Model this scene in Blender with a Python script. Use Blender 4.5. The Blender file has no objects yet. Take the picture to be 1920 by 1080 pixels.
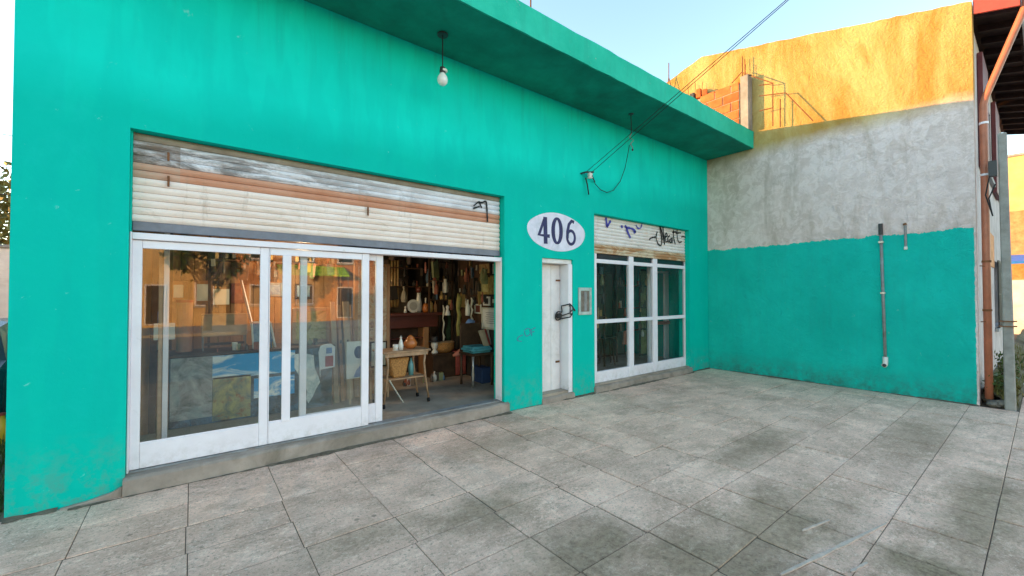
import bpy, bmesh, math, random
from mathutils import Vector, Matrix
random.seed(7)
R = math.radians
C = bpy.context.scene.collection
S = bpy.context.scene

# ---------------------------------------------------------------- camera
FPX, PITCH, YAW, HC, DC = 776.0, R(1.0), R(37.8), 1.58, 4.5
cam = bpy.data.cameras.new('camera'); camo = bpy.data.objects.new('camera', cam); C.objects.link(camo)
camo.location = (0, -DC, HC); camo.rotation_euler = (R(90) + PITCH, 0, -YAW)
cam.sensor_width = 36; cam.lens = FPX / 1920 * 36; cam.clip_start = 0.05; cam.clip_end = 3000
S.camera = camo
# ---------------------------------------------------------------- sky, sun, exposure
SUN = Vector((-0.9, 1.0, 0.155)).normalized()          # direction towards the low sun, behind the shop
EL = math.asin(SUN.z); AZ = math.atan2(SUN.x, SUN.y)
w = bpy.data.worlds.new('World'); S.world = w; w.use_nodes = True
nt = w.node_tree; sky = nt.nodes.new('ShaderNodeTexSky'); sky.sky_type = 'NISHITA'; sky.sun_disc = False
sky.sun_elevation = EL; sky.sun_rotation = AZ; sky.dust_density = 0.1; sky.ozone_density = 1.05
nt.links.new(sky.outputs[0], nt.nodes['Background'].inputs[0]); nt.nodes['Background'].inputs[1].default_value = 0.15
sl = bpy.data.lights.new('sun', 'SUN'); sl.energy = 2.0; sl.angle = R(0.5); sl.color = (1.0, 0.48, 0.125)
so = bpy.data.objects.new('sun', sl); C.objects.link(so); so.rotation_euler = (-SUN).to_track_quat('-Z', 'Y').to_euler()
S.view_settings.view_transform = 'Standard'; S.view_settings.look = 'None'
S.view_settings.exposure = 2.5; S.view_settings.gamma = 1.0; S.view_settings.use_curve_mapping = False
S.render.engine = 'CYCLES'
S.cycles.max_bounces = 10; S.cycles.transparent_max_bounces = 16

# ---------------------------------------------------------------- pixel of the photograph -> point on a known plane
def ray(px, py):
    a = (px - 960) / FPX; b = -(py - 540) / FPX
    c, s = math.cos(PITCH), math.sin(PITCH); f = c - b * s; u = s + b * c
    return Vector((f * math.sin(YAW) + a * math.cos(YAW), f * math.cos(YAW) - a * math.sin(YAW), u))
def PY(px, py, y=0.0):                                  # on a plane parallel to the shop front
    r = ray(px, py); t = (y + DC) / r.y; return Vector((t * r.x, y, HC + t * r.z))
def PX(px, py, x=8.9):                                  # on a plane parallel to the side wall
    r = ray(px, py); t = x / r.x; return Vector((x, -DC + t * r.y, HC + t * r.z))
def PZ(px, py, z=0.0):                                  # on a level plane
    r = ray(px, py); t = (z - HC) / r.z; return Vector((t * r.x, -DC + t * r.y, z))
def XY(px, y=0.1): return PY(px, 560, y).x
FL = 0.12                                               # shop floor level

# ---------------------------------------------------------------- materials
MATS = {}
class NT:
    def __init__(s, name):
        s.m = bpy.data.materials.new(name); s.m.use_nodes = True; s.t = s.m.node_tree; s.n = s.t.nodes
        s.b = s.n['Principled BSDF']; MATS[name] = s.m
        g = s.n.new('ShaderNodeNewGeometry'); s.pos = g.outputs['Position']
    def link(s, a, b): s.t.links.new(a, b)
    def val(s, sock, v):
        if hasattr(v, 'links') or isinstance(v, bpy.types.NodeSocket): s.link(v, sock)
        else: sock.default_value = v
    def noise(s, scale, detail=4, rough=0.6, vec=None, stretch=None, dist=0):
        v = vec or s.pos
        if stretch:
            mp = s.n.new('ShaderNodeMapping'); mp.inputs['Scale'].default_value = stretch; s.link(v, mp.inputs[0]); v = mp.outputs[0]
        n = s.n.new('ShaderNodeTexNoise'); n.inputs['Scale'].default_value = scale; n.inputs['Detail'].default_value = detail
        n.inputs['Roughness'].default_value = rough; n.inputs['Distortion'].default_value = dist; s.link(v, n.inputs['Vector']); return n.outputs[0]
    def ramp(s, fac, a, b, lo=(0,0,0,1), hi=(1,1,1,1)):
        r = s.n.new('ShaderNodeValToRGB'); e = r.color_ramp.elements; e[0].position = a; e[1].position = b
        e[0].color = lo; e[1].color = hi; s.link(fac, r.inputs[0]); return r.outputs[0]
    def mix(s, fac, a, b, mode='MIX'):
        m = s.n.new('ShaderNodeMix'); m.data_type = 'RGBA'; m.blend_type = mode
        s.val(m.inputs[0], fac); s.val(m.inputs[6], a if not isinstance(a, tuple) else c4(a)); s.val(m.inputs[7], b if not isinstance(b, tuple) else c4(b)); return m.outputs[2]
    def math(s, op, a, b=0.0, clamp=False):
        m = s.n.new('ShaderNodeMath'); m.operation = op; m.use_clamp = clamp; s.val(m.inputs[0], a); s.val(m.inputs[1], b); return m.outputs[0]
    def xyz(s):
        x = s.n.new('ShaderNodeSeparateXYZ'); s.link(s.pos, x.inputs[0]); return x.outputs
    def dist(s, p, scale=(1,1,1)):
        mp = s.n.new('ShaderNodeVectorMath'); mp.operation = 'SUBTRACT'; s.link(s.pos, mp.inputs[0]); mp.inputs[1].default_value = p
        m2 = s.n.new('ShaderNodeVectorMath'); m2.operation = 'MULTIPLY'; s.link(mp.outputs[0], m2.inputs[0]); m2.inputs[1].default_value = scale
        l = s.n.new('ShaderNodeVectorMath'); l.operation = 'LENGTH'; s.link(m2.outputs[0], l.inputs[0]); return l.outputs['Value']
    def bump(s, h, strength=0.3, dist=0.01):
        b = s.n.new('ShaderNodeBump'); b.inputs['Strength'].default_value = strength; b.inputs['Distance'].default_value = dist
        s.link(h, b.inputs['Height']); s.link(b.outputs[0], s.b.inputs['Normal'])
    def out(s, col, rough=0.8, metal=0.0):
        s.val(s.b.inputs['Base Color'], c4(col) if isinstance(col, tuple) else col); s.val(s.b.inputs['Roughness'], rough); s.b.inputs['Specular IOR Level'].default_value = 0.5 if rough < 0.55 else 0.2; s.b.inputs['Metallic'].default_value = metal
        return s.m
def c4(c): return (c[0], c[1], c[2], 1.0)
def mul(c, k): return tuple(min(1, v * k) for v in c)
def simple(name, col, rough=0.75, var=0.22, scale=6.0, bump=0.15, bscale=60, metal=0.0, dirt=None, dfac=0.5, objrand=0.0, stretch=None):
    if name in MATS: return MATS[name]
    t = NT(name); n = t.noise(scale, 5, 0.65, stretch=stretch)
    c = t.mix(t.ramp(n, 0.3, 0.7), mul(col, 1 - var), mul(col, 1 + var))
    if dirt: c = t.mix(t.math('MULTIPLY', t.ramp(t.noise(scale * 0.6, 6, 0.7, dist=0.6), 0.5, 0.72), dfac), c, dirt)
    if objrand:
        oi = t.n.new('ShaderNodeObjectInfo'); k = t.math('ADD', t.math('MULTIPLY', oi.outputs['Random'], 2 * objrand), 1 - objrand)
        h = t.n.new('ShaderNodeHueSaturation'); t.link(c, h.inputs['Color']); t.link(k, h.inputs['Value']); c = h.outputs[0]
    if bump: t.bump(t.noise(bscale, 4), bump, 0.004)
    return t.out(c, rough, metal)

def make_materials():
    # teal wall paint, two coats that meet at arm's reach above the openings
    t = NT('teal_paint'); X = t.xyz()
    edge = t.math('ADD', X[2], t.math('MULTIPLY', t.noise(1.1, 3), 0.35)); edge = t.math('ADD', edge, t.math('MULTIPLY', X[0], -0.03))
    coat = t.ramp(t.math('MULTIPLY', edge, 0.1), 0.325, 0.36)
    c = t.mix(coat, (0.001, 0.52, 0.405), (0.004, 0.69, 0.565))
    c = t.mix(t.math('MULTIPLY', t.ramp(t.noise(0.9, 5, 0.6), 0.35, 0.7), 0.32), c, (0.002, 0.42, 0.37))
    c = t.mix(t.math('MULTIPLY', t.ramp(t.noise(3.2, 7, 0.75), 0.5, 0.8), 0.22), c, (0.02, 0.68, 0.62))
    streak = t.ramp(t.noise(5, 5, 0.65, stretch=(1, 1, 0.07)), 0.52, 0.8)
    c = t.mix(t.math('MULTIPLY', streak, 0.16), c, (0.01, 0.32, 0.27))
    shade_band = t.ramp(t.math('MULTIPLY', X[2], 0.1), 0.36, 0.45); drip_form = t.ramp(t.noise(7, 6, 0.7, stretch=(1, 1, 0.05)), 0.5, 0.72)  # shade below the soffit painted as dark drip-shaped streaks
    c = t.mix(t.math('MULTIPLY', t.math('MULTIPLY', shade_band, drip_form), 0.45), c, (0.02, 0.24, 0.17))
    lap = t.ramp(t.noise(1.7, 3, 0.5, stretch=(2.2, 1, 0.5)), 0.47, 0.53)
    c = t.mix(t.math('MULTIPLY', lap, 0.14), c, (0.0, 0.38, 0.35))
    chip = t.ramp(t.noise(9, 8, 0.75, dist=0.5), 0.655, 0.68)
    low = t.ramp(X[2], 0.05, 0.55, (1,1,1,1), (0,0,0,1))
    c = t.mix(t.math('MULTIPLY', chip, 0.55), c, (0.22, 0.70, 0.63))
    c = t.mix(t.math('MULTIPLY', t.math('MULTIPLY', low, t.ramp(t.noise(7, 7, 0.75), 0.46, 0.60)), 0.6), c, (0.12, 0.28, 0.23))
    t.bump(t.math('ADD', t.noise(26, 6, 0.7), t.math('MULTIPLY', t.noise(3, 3), 1.5)), 0.28, 0.008); t.out(c, 0.7); t.b.inputs['Specular IOR Level'].default_value = 0.06
    # canopy paint, sun-bleached
    t = NT('canopy_paint')
    c = t.mix(t.ramp(t.noise(1.6, 5, 0.65), 0.35, 0.7), (0.008, 0.42, 0.29), (0.03, 0.54, 0.39))
    c = t.mix(t.math('MULTIPLY', t.ramp(t.noise(6, 6, 0.7, stretch=(1, 1, 0.15)), 0.5, 0.75), 0.35), c, (0.02, 0.26, 0.19))
    c = t.mix(t.math('MULTIPLY', t.ramp(t.noise(14, 7, 0.75), 0.64, 0.7), 0.6), c, (0.34, 0.46, 0.40))
    t.bump(t.noise(22, 6, 0.7), 0.35, 0.008); t.out(c, 0.8)
    simple('soffit_shaded_paint', (0.006, 0.24, 0.17), 0.85, 0.3, 1.8, 0.3, 25, dirt=(0.01, 0.10, 0.07), dfac=0.6)  # green paint with the shade under the canopy put into its colour
    # neighbour's gable wall: rough render above, teal coat below with a hand-cut upper edge
    t = NT('gable_render'); X = t.xyz()
    n1 = t.noise(1.4, 7, 0.68); n2 = t.noise(5.5, 8, 0.72, dist=1.2)
    g = t.mix(t.ramp(n1, 0.3, 0.7), (0.60, 0.475, 0.43), (0.84, 0.69, 0.66))
    g = t.mix(t.math('MULTIPLY', t.ramp(n2, 0.46, 0.56), 0.55), g, (0.95, 0.81, 0.79))
    g = t.mix(t.math('MULTIPLY', t.ramp(t.noise(2.3, 6, 0.7, stretch=(1, 1, 0.22)), 0.52, 0.66), 0.45), g, (0.36, 0.26, 0.19))
    up = t.math('MULTIPLY', t.ramp(t.math('ADD', t.math('MULTIPLY', X[2], 0.1), t.math('MULTIPLY', t.math('SUBTRACT', t.noise(2, 6, 0.7), 0.5), 0.02)), 0.43, 0.458), 1.0)          # yellow of the sunlight put into the upper wall's colour
    sun_tint = t.mix(t.ramp(t.noise(1.3, 7, 0.72, stretch=(1, 1.0, 0.3), dist=0.5), 0.40, 0.60), (0.58, 0.43, 0.17), (0.43, 0.25, 0.06))
    g = t.mix(up, g, sun_tint)
    ed = t.math('ADD', X[2], t.math('MULTIPLY', t.math('SUBTRACT', t.noise(2.2, 8, 0.75), 0.5), 0.26))
    under = t.math('LESS_THAN', ed, 2.55); off = t.math('GREATER_THAN', t.math('ADD', X[1], t.math('MULTIPLY', t.noise(9, 4), 0.03)), -3.865)
    m = t.math('MULTIPLY', under, off)
    p = t.mix(t.ramp(t.noise(1.1, 6, 0.65), 0.32, 0.72), (0.003, 0.46, 0.385), (0.008, 0.60, 0.51))
    p = t.mix(t.math('MULTIPLY', t.ramp(t.noise(5, 6, 0.7, stretch=(1, 1, 0.12)), 0.5, 0.78), 0.30), p, (0.02, 0.25, 0.23))
    p = t.mix(t.math('MULTIPLY', t.ramp(t.noise(7, 8, 0.75, dist=0.4), 0.66, 0.70), 0.55), p, (0.24, 0.50, 0.46))
    low = t.ramp(X[2], 0.02, 0.42, (1,1,1,1), (0,0,0,1))
    p = t.mix(t.math('MULTIPLY', t.math('MULTIPLY', low, t.ramp(t.noise(4.5, 7, 0.75), 0.36, 0.62)), 0.75), p, (0.045, 0.115, 0.09))
    c = t.mix(m, g, p)
    h = t.math('ADD', t.math('MULTIPLY', t.noise(7, 8, 0.7, dist=1.0), 1.6), t.noise(30, 5, 0.7))
    t.bump(h, 1.0, 0.022); t.out(c, 0.85)
    # paving slabs
    t = NT('paving'); X = t.xyz()
    oi = t.n.new('ShaderNodeObjectInfo')
    c = t.mix(t.ramp(t.noise(1.5, 8, 0.78), 0.38, 0.62), (0.551, 0.365, 0.273), (0.838, 0.570, 0.437))
    c = t.mix(t.math('MULTIPLY', t.ramp(t.noise(2.3, 10, 0.88, stretch=(0.7, 1.25, 1)), 0.50, 0.57), 0.55), c, (0.384, 0.250, 0.178))
    c = t.mix(t.math('MULTIPLY', t.ramp(t.noise(6.5, 10, 0.9, stretch=(0.7, 1.2, 1.3)), 0.53, 0.58), 0.55), c, (0.970, 0.735, 0.579))
    c = t.mix(t.math('MULTIPLY', t.ramp(t.noise(12, 9, 0.9), 0.545, 0.60), 0.7), c, (0.240, 0.160, 0.108))
    c = t.mix(t.math('MULTIPLY', t.ramp(t.noise(42, 6, 0.85), 0.54, 0.62), 0.65), c, (0.192, 0.130, 0.091))
    c = t.mix(t.math('MULTIPLY', t.ramp(t.noise(36, 6, 0.85), 0.56, 0.64), 0.7), c, (0.970, 0.820, 0.657))
    vo = t.n.new('ShaderNodeTexVoronoi'); vo.inputs['Scale'].default_value = 3.1; t.link(t.pos, vo.inputs['Vector'])
    c = t.mix(t.math('MULTIPLY', t.ramp(t.math('ADD', vo.outputs['Distance'], t.math('MULTIPLY', t.noise(20, 4), 0.06)), 0.075, 0.10, (1,1,1,1), (0,0,0,1)), 0.55), c, (0.144, 0.100, 0.073))
    moss = None
    for p, sc, k in (((3.35, -4.05, 0), (1.9, 3.6, 1), 1.0), ((1.9, -2.75, 0), (1.3, 2.2, 1), 0.8), ((1.75, -1.95, 0), (1.8, 3.0, 1), 0.7), ((3.2, -3.35, 0), (0.8, 2.2, 1), 0.8), ((4.7, -2.6, 0), (0.8, 3.2, 1), 0.6), ((2.4, -3.3, 0), (0.8, 1.7, 1), 0.8), ((4.6, -4.2, 0), (0.6, 3.0, 1), 0.8), ((0.9, -1.75, 0), (1.6, 4.5, 1), 0.5), ((6.5, -3.6, 0), (0.7, 2.5, 1), 0.55), ((2.6, -0.9, 0), (1.2, 3.5, 1), 0.45)):
        d = t.math('ADD', t.dist(p, sc), t.math('MULTIPLY', t.math('SUBTRACT', t.noise(3.4, 7, 0.75), 0.5), 1.9))
        e = t.math('MULTIPLY', t.ramp(d, 0.25, 1.1, (1,1,1,1), (0,0,0,1)), k)
        moss = e if moss is None else t.math('MAXIMUM', moss, e)
    mc = t.mix(t.ramp(t.noise(24, 6, 0.75), 0.4, 0.62), (0.095, 0.072, 0.036), (0.30, 0.235, 0.14))
    c = t.mix(t.math('MULTIPLY', moss, 0.82), c, mc)
    k = t.math('ADD', t.math('MULTIPLY', oi.outputs['Random'], 0.20), 1.10)
    c = t.mix(1.0, c, (1.0, 0.965, 0.97), 'MULTIPLY'); hs = t.n.new('ShaderNodeHueSaturation'); t.link(c, hs.inputs['Color']); t.link(k, hs.inputs['Value'])
    t.bump(t.math('ADD', t.noise(60, 6, 0.75), t.math('MULTIPLY', t.noise(9, 6, 0.7), 1.2)), 0.8, 0.010); t.out(hs.outputs[0], 0.78)
    # glass
    for gn, ior in (('window_glass', 0.085), ('old_glass', 0.012)):
        t = NT(gn); tr = t.n.new('ShaderNodeBsdfTransparent'); tr.inputs[0].default_value = (0.93, 0.95, 0.94, 1)
        gl = t.n.new('ShaderNodeBsdfGlossy'); gl.inputs['Roughness'].default_value = 0.012; lw = t.n.new('ShaderNodeLayerWeight'); fr_ = t.math('ADD', t.math('MULTIPLY', t.math('POWER', lw.outputs['Facing'], 5.0), 1 - ior), ior, True)
        b = t.n.new('ShaderNodeBump'); b.inputs['Strength'].default_value = 0.03; b.inputs['Distance'].default_value = 0.01; t.link(t.noise(1.7, 2), b.inputs['Height']); t.link(b.outputs[0], gl.inputs['Normal'])
        mx = t.n.new('ShaderNodeMixShader'); t.link(fr_, mx.inputs[0]); t.link(tr.outputs[0], mx.inputs[1]); t.link(gl.outputs[0], mx.inputs[2])
        dd = t.n.new('ShaderNodeBsdfDiffuse'); dd.inputs[0].default_value = (0.5, 0.5, 0.48, 1); m2 = t.n.new('ShaderNodeMixShader')
        t.link(t.math('MULTIPLY', t.ramp(t.noise(2.5, 6, 0.7, stretch=(1, 1, 0.3)), 0.4, 0.8), 0.05), m2.inputs[0]); t.link(mx.outputs[0], m2.inputs[1]); t.link(dd.outputs[0], m2.inputs[2])
        t.link(m2.outputs[0], t.n['Material Output'].inputs[0])
    # roller shutter coats
    for nm, a, b, d in (('shutter_cream', (0.82, 0.66, 0.57), (0.92, 0.78, 0.71), (0.42, 0.33, 0.21)), ('shutter_salmon', (0.55, 0.24, 0.14), (0.64, 0.33, 0.22), (0.36, 0.17, 0.10)), ('shutter_grey', (0.68, 0.64, 0.66), (0.82, 0.79, 0.83), (0.10, 0.08, 0.065)), ('shutter_white', (0.74, 0.65, 0.59), (0.88, 0.82, 0.80), (0.40, 0.30, 0.20)), ('shutter_brown', (0.25, 0.19, 0.14), (0.42, 0.35, 0.28), (0.08, 0.06, 0.05)), ('shutter_rust', (0.62, 0.52, 0.38), (0.72, 0.60, 0.42), (0.42, 0.17, 0.05))):
        t = NT(nm); X = t.xyz()
        c = t.mix(t.ramp(t.noise(2.2, 6, 0.7), 0.35, 0.68), a, b)
        f = 0.85 if nm in ('shutter_grey', 'shutter_brown', 'shutter_rust') else 0.4
        lo = 0.44 if nm in ('shutter_grey', 'shutter_rust') else 0.56
        st = t.ramp(t.noise(2.6, 8, 0.78, stretch=(0.7, 1, 2.5), dist=0.7), lo, lo + 0.12)
        if nm == 'shutter_grey':                          # soot on the left third, thinning out to the right
            lf = t.ramp(t.math('MULTIPLY', t.math('ADD', X[0], 0.4), 0.3), 0.05, 0.85, (1,1,1,1), (0.18,0.18,0.18,1)); st = t.math('MULTIPLY', st, lf)
        c = t.mix(t.math('MULTIPLY', st, f), c, d)
        if nm in ('shutter_grey', 'shutter_salmon'):      # older patched slat ends left of the strap
            old = t.math('MULTIPLY', t.math('LESS_THAN', X[0], -0.085), t.ramp(t.noise(5, 7, 0.75, stretch=(1, 1, 2)), 0.3, 0.55)); c = t.mix(t.math('MULTIPLY', old, 0.75), c, (0.20, 0.13, 0.09) if nm == 'shutter_grey' else (0.52, 0.36, 0.27))
        drip_form = t.ramp(t.noise(9, 5, 0.7, stretch=(1, 1, 0.15)), 0.58, 0.7); c = t.mix(t.math('MULTIPLY', drip_form, 0.3), c, (0.25, 0.17, 0.11))
        t.bump(t.noise(45, 4), 0.12, 0.003); t.out(c, 0.55)
    # white window paint
    t = NT('white_paint'); c = t.mix(t.ramp(t.noise(3, 6, 0.7), 0.35, 0.7), (0.80, 0.74, 0.78), (0.88, 0.83, 0.87))
    c = t.mix(t.math('MULTIPLY', t.ramp(t.noise(11, 8, 0.78, dist=0.6), 0.63, 0.70), 0.5), c, (0.36, 0.32, 0.28))
    X = t.xyz(); low = t.ramp(X[2], 0.12, 0.32, (1,1,1,1), (0,0,0,1))
    c = t.mix(t.math('MULTIPLY', t.math('MULTIPLY', low, t.ramp(t.noise(14, 7, 0.75), 0.45, 0.65)), 0.5), c, (0.42, 0.37, 0.32)); t.bump(t.noise(35, 5), 0.12, 0.004); t.out(c, 0.5)
    # mural on the counter
    t = NT('mural_grey'); c = t.mix(t.ramp(t.noise(4, 8, 0.7, dist=1.5), 0.32, 0.66), (0.11, 0.13, 0.13), (0.62, 0.60, 0.57)); c = t.mix(t.ramp(t.noise(7, 5), 0.5, 0.8), c, (0.28, 0.40, 0.40)); t.out(c, 0.6)
    t = NT('mural_green'); c = t.mix(t.ramp(t.noise(5, 8, 0.7, dist=1.2), 0.38, 0.6), (0.12, 0.18, 0.17), (0.50, 0.43, 0.18)); c = t.mix(t.ramp(t.noise(9, 5, 0.7), 0.55, 0.62), c, (0.34, 0.16, 0.08)); t.out(c, 0.6)
    t = NT('mural_blue'); c = t.mix(t.ramp(t.noise(3.5, 7, 0.65, stretch=(0.6, 1, 1.6), dist=0.8), 0.50, 0.60), (0.04, 0.36, 0.72), (0.86, 0.88, 0.86)); t.out(c, 0.6)
    t = NT('mural_dark'); c = t.mix(t.ramp(t.noise(4, 7, 0.7, dist=1.0), 0.4, 0.66), (0.035, 0.05, 0.055), (0.10, 0.22, 0.32)); t.out(c, 0.6)
    t = NT('mural_land'); c = t.mix(t.ramp(t.noise(9, 7, 0.7, dist=0.6), 0.42, 0.58), (0.84, 0.84, 0.82), (0.50, 0.60, 0.62)); t.out(c, 0.6)
    # paintings
    def painting(nm, cols, sc):
        t = NT(nm); n = t.noise(sc, 6, 0.65, dist=1.4); r = t.n.new('ShaderNodeValToRGB'); e = r.color_ramp.elements
        e[0].position = 0.3; e[0].color = c4(cols[0]); e[1].position = 0.7; e[1].color = c4(cols[-1])
        for i, q in enumerate(cols[1:-1]): el = e.new(0.3 + 0.4 * (i + 1) / (len(cols) - 1)); el.color = c4(q)
        t.link(n, r.inputs[0]); t.out(r.outputs[0], 0.5)
    painting('art_olive', [(0.12, 0.10, 0.03), (0.38, 0.34, 0.12), (0.50, 0.46, 0.22), (0.30, 0.20, 0.08)], 7)
    painting('art_brown', [(0.07, 0.035, 0.02), (0.30, 0.17, 0.06), (0.42, 0.30, 0.12), (0.10, 0.05, 0.03)], 6)
    painting('art_red', [(0.08, 0.01, 0.01), (0.22, 0.04, 0.03), (0.14, 0.06, 0.04), (0.3, 0.12, 0.08)], 8)
    painting('art_blue', [(0.05, 0.10, 0.20), (0.14, 0.22, 0.34), (0.30, 0.38, 0.46), (0.08, 0.12, 0.2)], 6)
    painting('art_dim', [(0.03, 0.03, 0.02), (0.12, 0.10, 0.05), (0.08, 0.10, 0.06), (0.20, 0.14, 0.07)], 4)
    painting('art_warm', [(0.20, 0.09, 0.05), (0.45, 0.24, 0.12), (0.52, 0.40, 0.26), (0.25, 0.10, 0.06)], 7)
    simple('sill_concrete', (0.33, 0.27, 0.225), 0.85, 0.25, 4, 0.5, 40, dirt=(0.16, 0.13, 0.09), dfac=0.7)
    simple('concrete', (0.36, 0.35, 0.34), 0.85, 0.2, 3, 0.5, 35, dirt=(0.2, 0.18, 0.15), dfac=0.6)
    simple('raw_concrete', (0.40, 0.385, 0.37), 0.85, 0.2, 5, 0.5, 45, dirt=(0.25, 0.21, 0.17))
    simple('joint_soil', (0.14, 0.115, 0.085), 0.95, 0.4, 14, 0.6, 60)
    simple('shop_floor', (0.38, 0.31, 0.245), 0.6, 0.22, 3, 0.2, 30, dirt=(0.14, 0.11, 0.09), dfac=0.6)
    simple('street_concrete', (0.30, 0.285, 0.27), 0.9, 0.25, 3, 0.5, 90)
    simple('kerb_stone', (0.33, 0.32, 0.30), 0.85, 0.2, 3, 0.4, 40)
    simple('earth', (0.12, 0.10, 0.065), 0.95, 0.4, 2.5, 0.8, 20, dirt=(0.07, 0.10, 0.03), dfac=0.8)
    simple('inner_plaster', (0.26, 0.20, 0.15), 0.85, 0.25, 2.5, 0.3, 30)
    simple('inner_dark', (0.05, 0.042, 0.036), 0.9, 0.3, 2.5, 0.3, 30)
    simple('panel_wood', (0.27, 0.15, 0.075), 0.55, 0.35, 5, 0.15, 40, stretch=(1, 1, 0.15))
    simple('wood_red', (0.115, 0.028, 0.018), 0.4, 0.35, 6, 0.1, 40, stretch=(0.2, 1, 1))
    simple('wood_orange', (0.42, 0.20, 0.085), 0.45, 0.25, 7, 0.1, 40, stretch=(1, 1, 0.2))
    simple('wood_light', (0.46, 0.30, 0.18), 0.5, 0.25, 7, 0.1, 40, stretch=(0.3, 1, 1))
    simple('cart_wood', (0.36, 0.215, 0.12), 0.5, 0.4, 9, 0.15, 40)
    t = NT('trinkets'); g = t.n.new('ShaderNodeNewGeometry'); r = t.n.new('ShaderNodeValToRGB'); r.color_ramp.interpolation = 'CONSTANT'; e = r.color_ramp.elements
    e[0].position = 0; e[0].color = (0.62, 0.58, 0.50, 1); e[1].position = 0.10; e[1].color = (0.30, 0.09, 0.05, 1)
    for q_, cc in ((0.27, (0.10, 0.07, 0.05)), (0.45, (0.42, 0.26, 0.08)), (0.56, (0.09, 0.16, 0.24)), (0.64, (0.20, 0.22, 0.10)), (0.72, (0.40, 0.36, 0.28)), (0.77, (0.30, 0.09, 0.05)), (0.82, (0.04, 0.035, 0.03))): el = e.new(q_); el.color = c4(cc)
    t.link(g.outputs['Random Per Island'], r.inputs[0]); t.out(r.outputs[0], 0.5)
    simple('wood_pale', (0.50, 0.38, 0.26), 0.6, 0.25, 7, 0.15, 40, stretch=(1, 1, 0.2))
    simple('wood_dark', (0.075, 0.042, 0.025), 0.55, 0.35, 6, 0.15, 40)
    simple('wicker', (0.40, 0.19, 0.06), 0.7, 0.5, 45, 0.6, 90)
    simple('copper_paint', (0.42, 0.14, 0.075), 0.5, 0.2, 5, 0.15, 50, dirt=(0.25, 0.10, 0.06))
    simple('kraft_tube', (0.46, 0.22, 0.14), 0.6, 0.15, 6, 0.05, 60)
    simple('paper', (0.72, 0.72, 0.69), 0.8, 0.06, 6, 0.0)
    simple('old_paper', (0.62, 0.60, 0.50), 0.8, 0.12, 6, 0.0)
    simple('ink', (0.07, 0.07, 0.09), 0.7, 0.1, 6, 0.0)
    simple('sign_white', (0.74, 0.71, 0.81), 0.6, 0.10, 7, 0.2, 40, dirt=(0.36, 0.42, 0.46), dfac=0.45)
    simple('sign_ink', (0.045, 0.045, 0.12), 0.6, 0.2, 9, 0.0)
    simple('violet_spray', (0.075, 0.07, 0.34), 0.6, 0.2, 20, 0.0)
    simple('black_spray', (0.02, 0.02, 0.022), 0.6, 0.2, 20, 0.0)
    simple('violet_marker', (0.06, 0.20, 0.32), 0.7, 0.2, 20, 0.0)
    simple('black_metal', (0.025, 0.025, 0.028), 0.5, 0.3, 12, 0.1, 60)
    simple('shutter_rail', (0.17, 0.175, 0.21), 0.5, 0.2, 5, 0.1, 40, dirt=(0.09, 0.07, 0.06))
    simple('grey_metal', (0.24, 0.245, 0.25), 0.5, 0.25, 12, 0.15, 60, dirt=(0.22, 0.12, 0.06), dfac=0.6)
    simple('meter_grey', (0.42, 0.52, 0.48), 0.6, 0.2, 9, 0.2, 50, dirt=(0.2, 0.2, 0.18))
    simple('meter_cover', (0.20, 0.16, 0.13), 0.6, 0.35, 14, 0.2, 50)
    simple('rust', (0.20, 0.085, 0.04), 0.85, 0.4, 15, 0.3, 60)
    simple('chrome_old', (0.5, 0.48, 0.45), 0.35, 0.2, 12, 0.1, 60, metal=0.8)
    simple('door_white', (0.82, 0.75, 0.73), 0.6, 0.1, 4, 0.2, 40, dirt=(0.42, 0.34, 0.26), dfac=0.5)
    simple('cable_black', (0.02, 0.02, 0.022), 0.6, 0.1, 5, 0.0)
    simple('porcelain', (0.72, 0.70, 0.64), 0.25, 0.06, 6, 0.0)
    simple('ceramic_grey', (0.42, 0.40, 0.36), 0.3, 0.15, 20, 0.0)
    simple('amber_glaze', (0.42, 0.13, 0.03), 0.25, 0.2, 8, 0.0)
    simple('ochre_glaze', (0.45, 0.27, 0.08), 0.3, 0.2, 8, 0.0)
    simple('teal_bottle', (0.12, 0.30, 0.30), 0.15, 0.2, 8, 0.0)
    simple('green_cloth', (0.05, 0.08, 0.04), 0.85, 0.3, 8, 0.2, 80)
    simple('ochre_cloth', (0.36, 0.31, 0.10), 0.9, 0.3, 9, 0.2, 80)
    simple('red_cloth', (0.44, 0.10, 0.08), 0.9, 0.25, 9, 0.2, 80)
    simple('pink_cloth', (0.55, 0.22, 0.17), 0.9, 0.25, 9, 0.2, 80)
    simple('blue_cloth', (0.20, 0.31, 0.58), 0.9, 0.3, 9, 0.2, 80)
    simple('teal_cloth', (0.10, 0.36, 0.42), 0.9, 0.2, 9, 0.2, 80)
    simple('white_cloth', (0.74, 0.74, 0.76), 0.9, 0.06, 9, 0.1, 80)
    simple('navy_box', (0.03, 0.055, 0.13), 0.6, 0.2, 6, 0.1, 60)
    simple('gold_frame', (0.36, 0.25, 0.08), 0.45, 0.35, 25, 0.3, 70)
    simple('bulb_glass', (0.80, 0.80, 0.76), 0.15, 0.03, 5, 0.0)
    simple('hollow_brick', (0.56, 0.15, 0.045), 0.85, 0.25, 9, 0.5, 50, objrand=0.18)
    simple('mortar', (0.40, 0.33, 0.26), 0.9, 0.2, 10, 0.6, 50)
    simple('maroon_paint', (0.15, 0.045, 0.05), 0.6, 0.25, 5, 0.2, 40)
    simple('red_paint', (0.42, 0.06, 0.04), 0.5, 0.2, 5, 0.15, 40)
    simple('soffit_wood', (0.045, 0.025, 0.02), 0.7, 0.4, 6, 0.2, 40)
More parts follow.
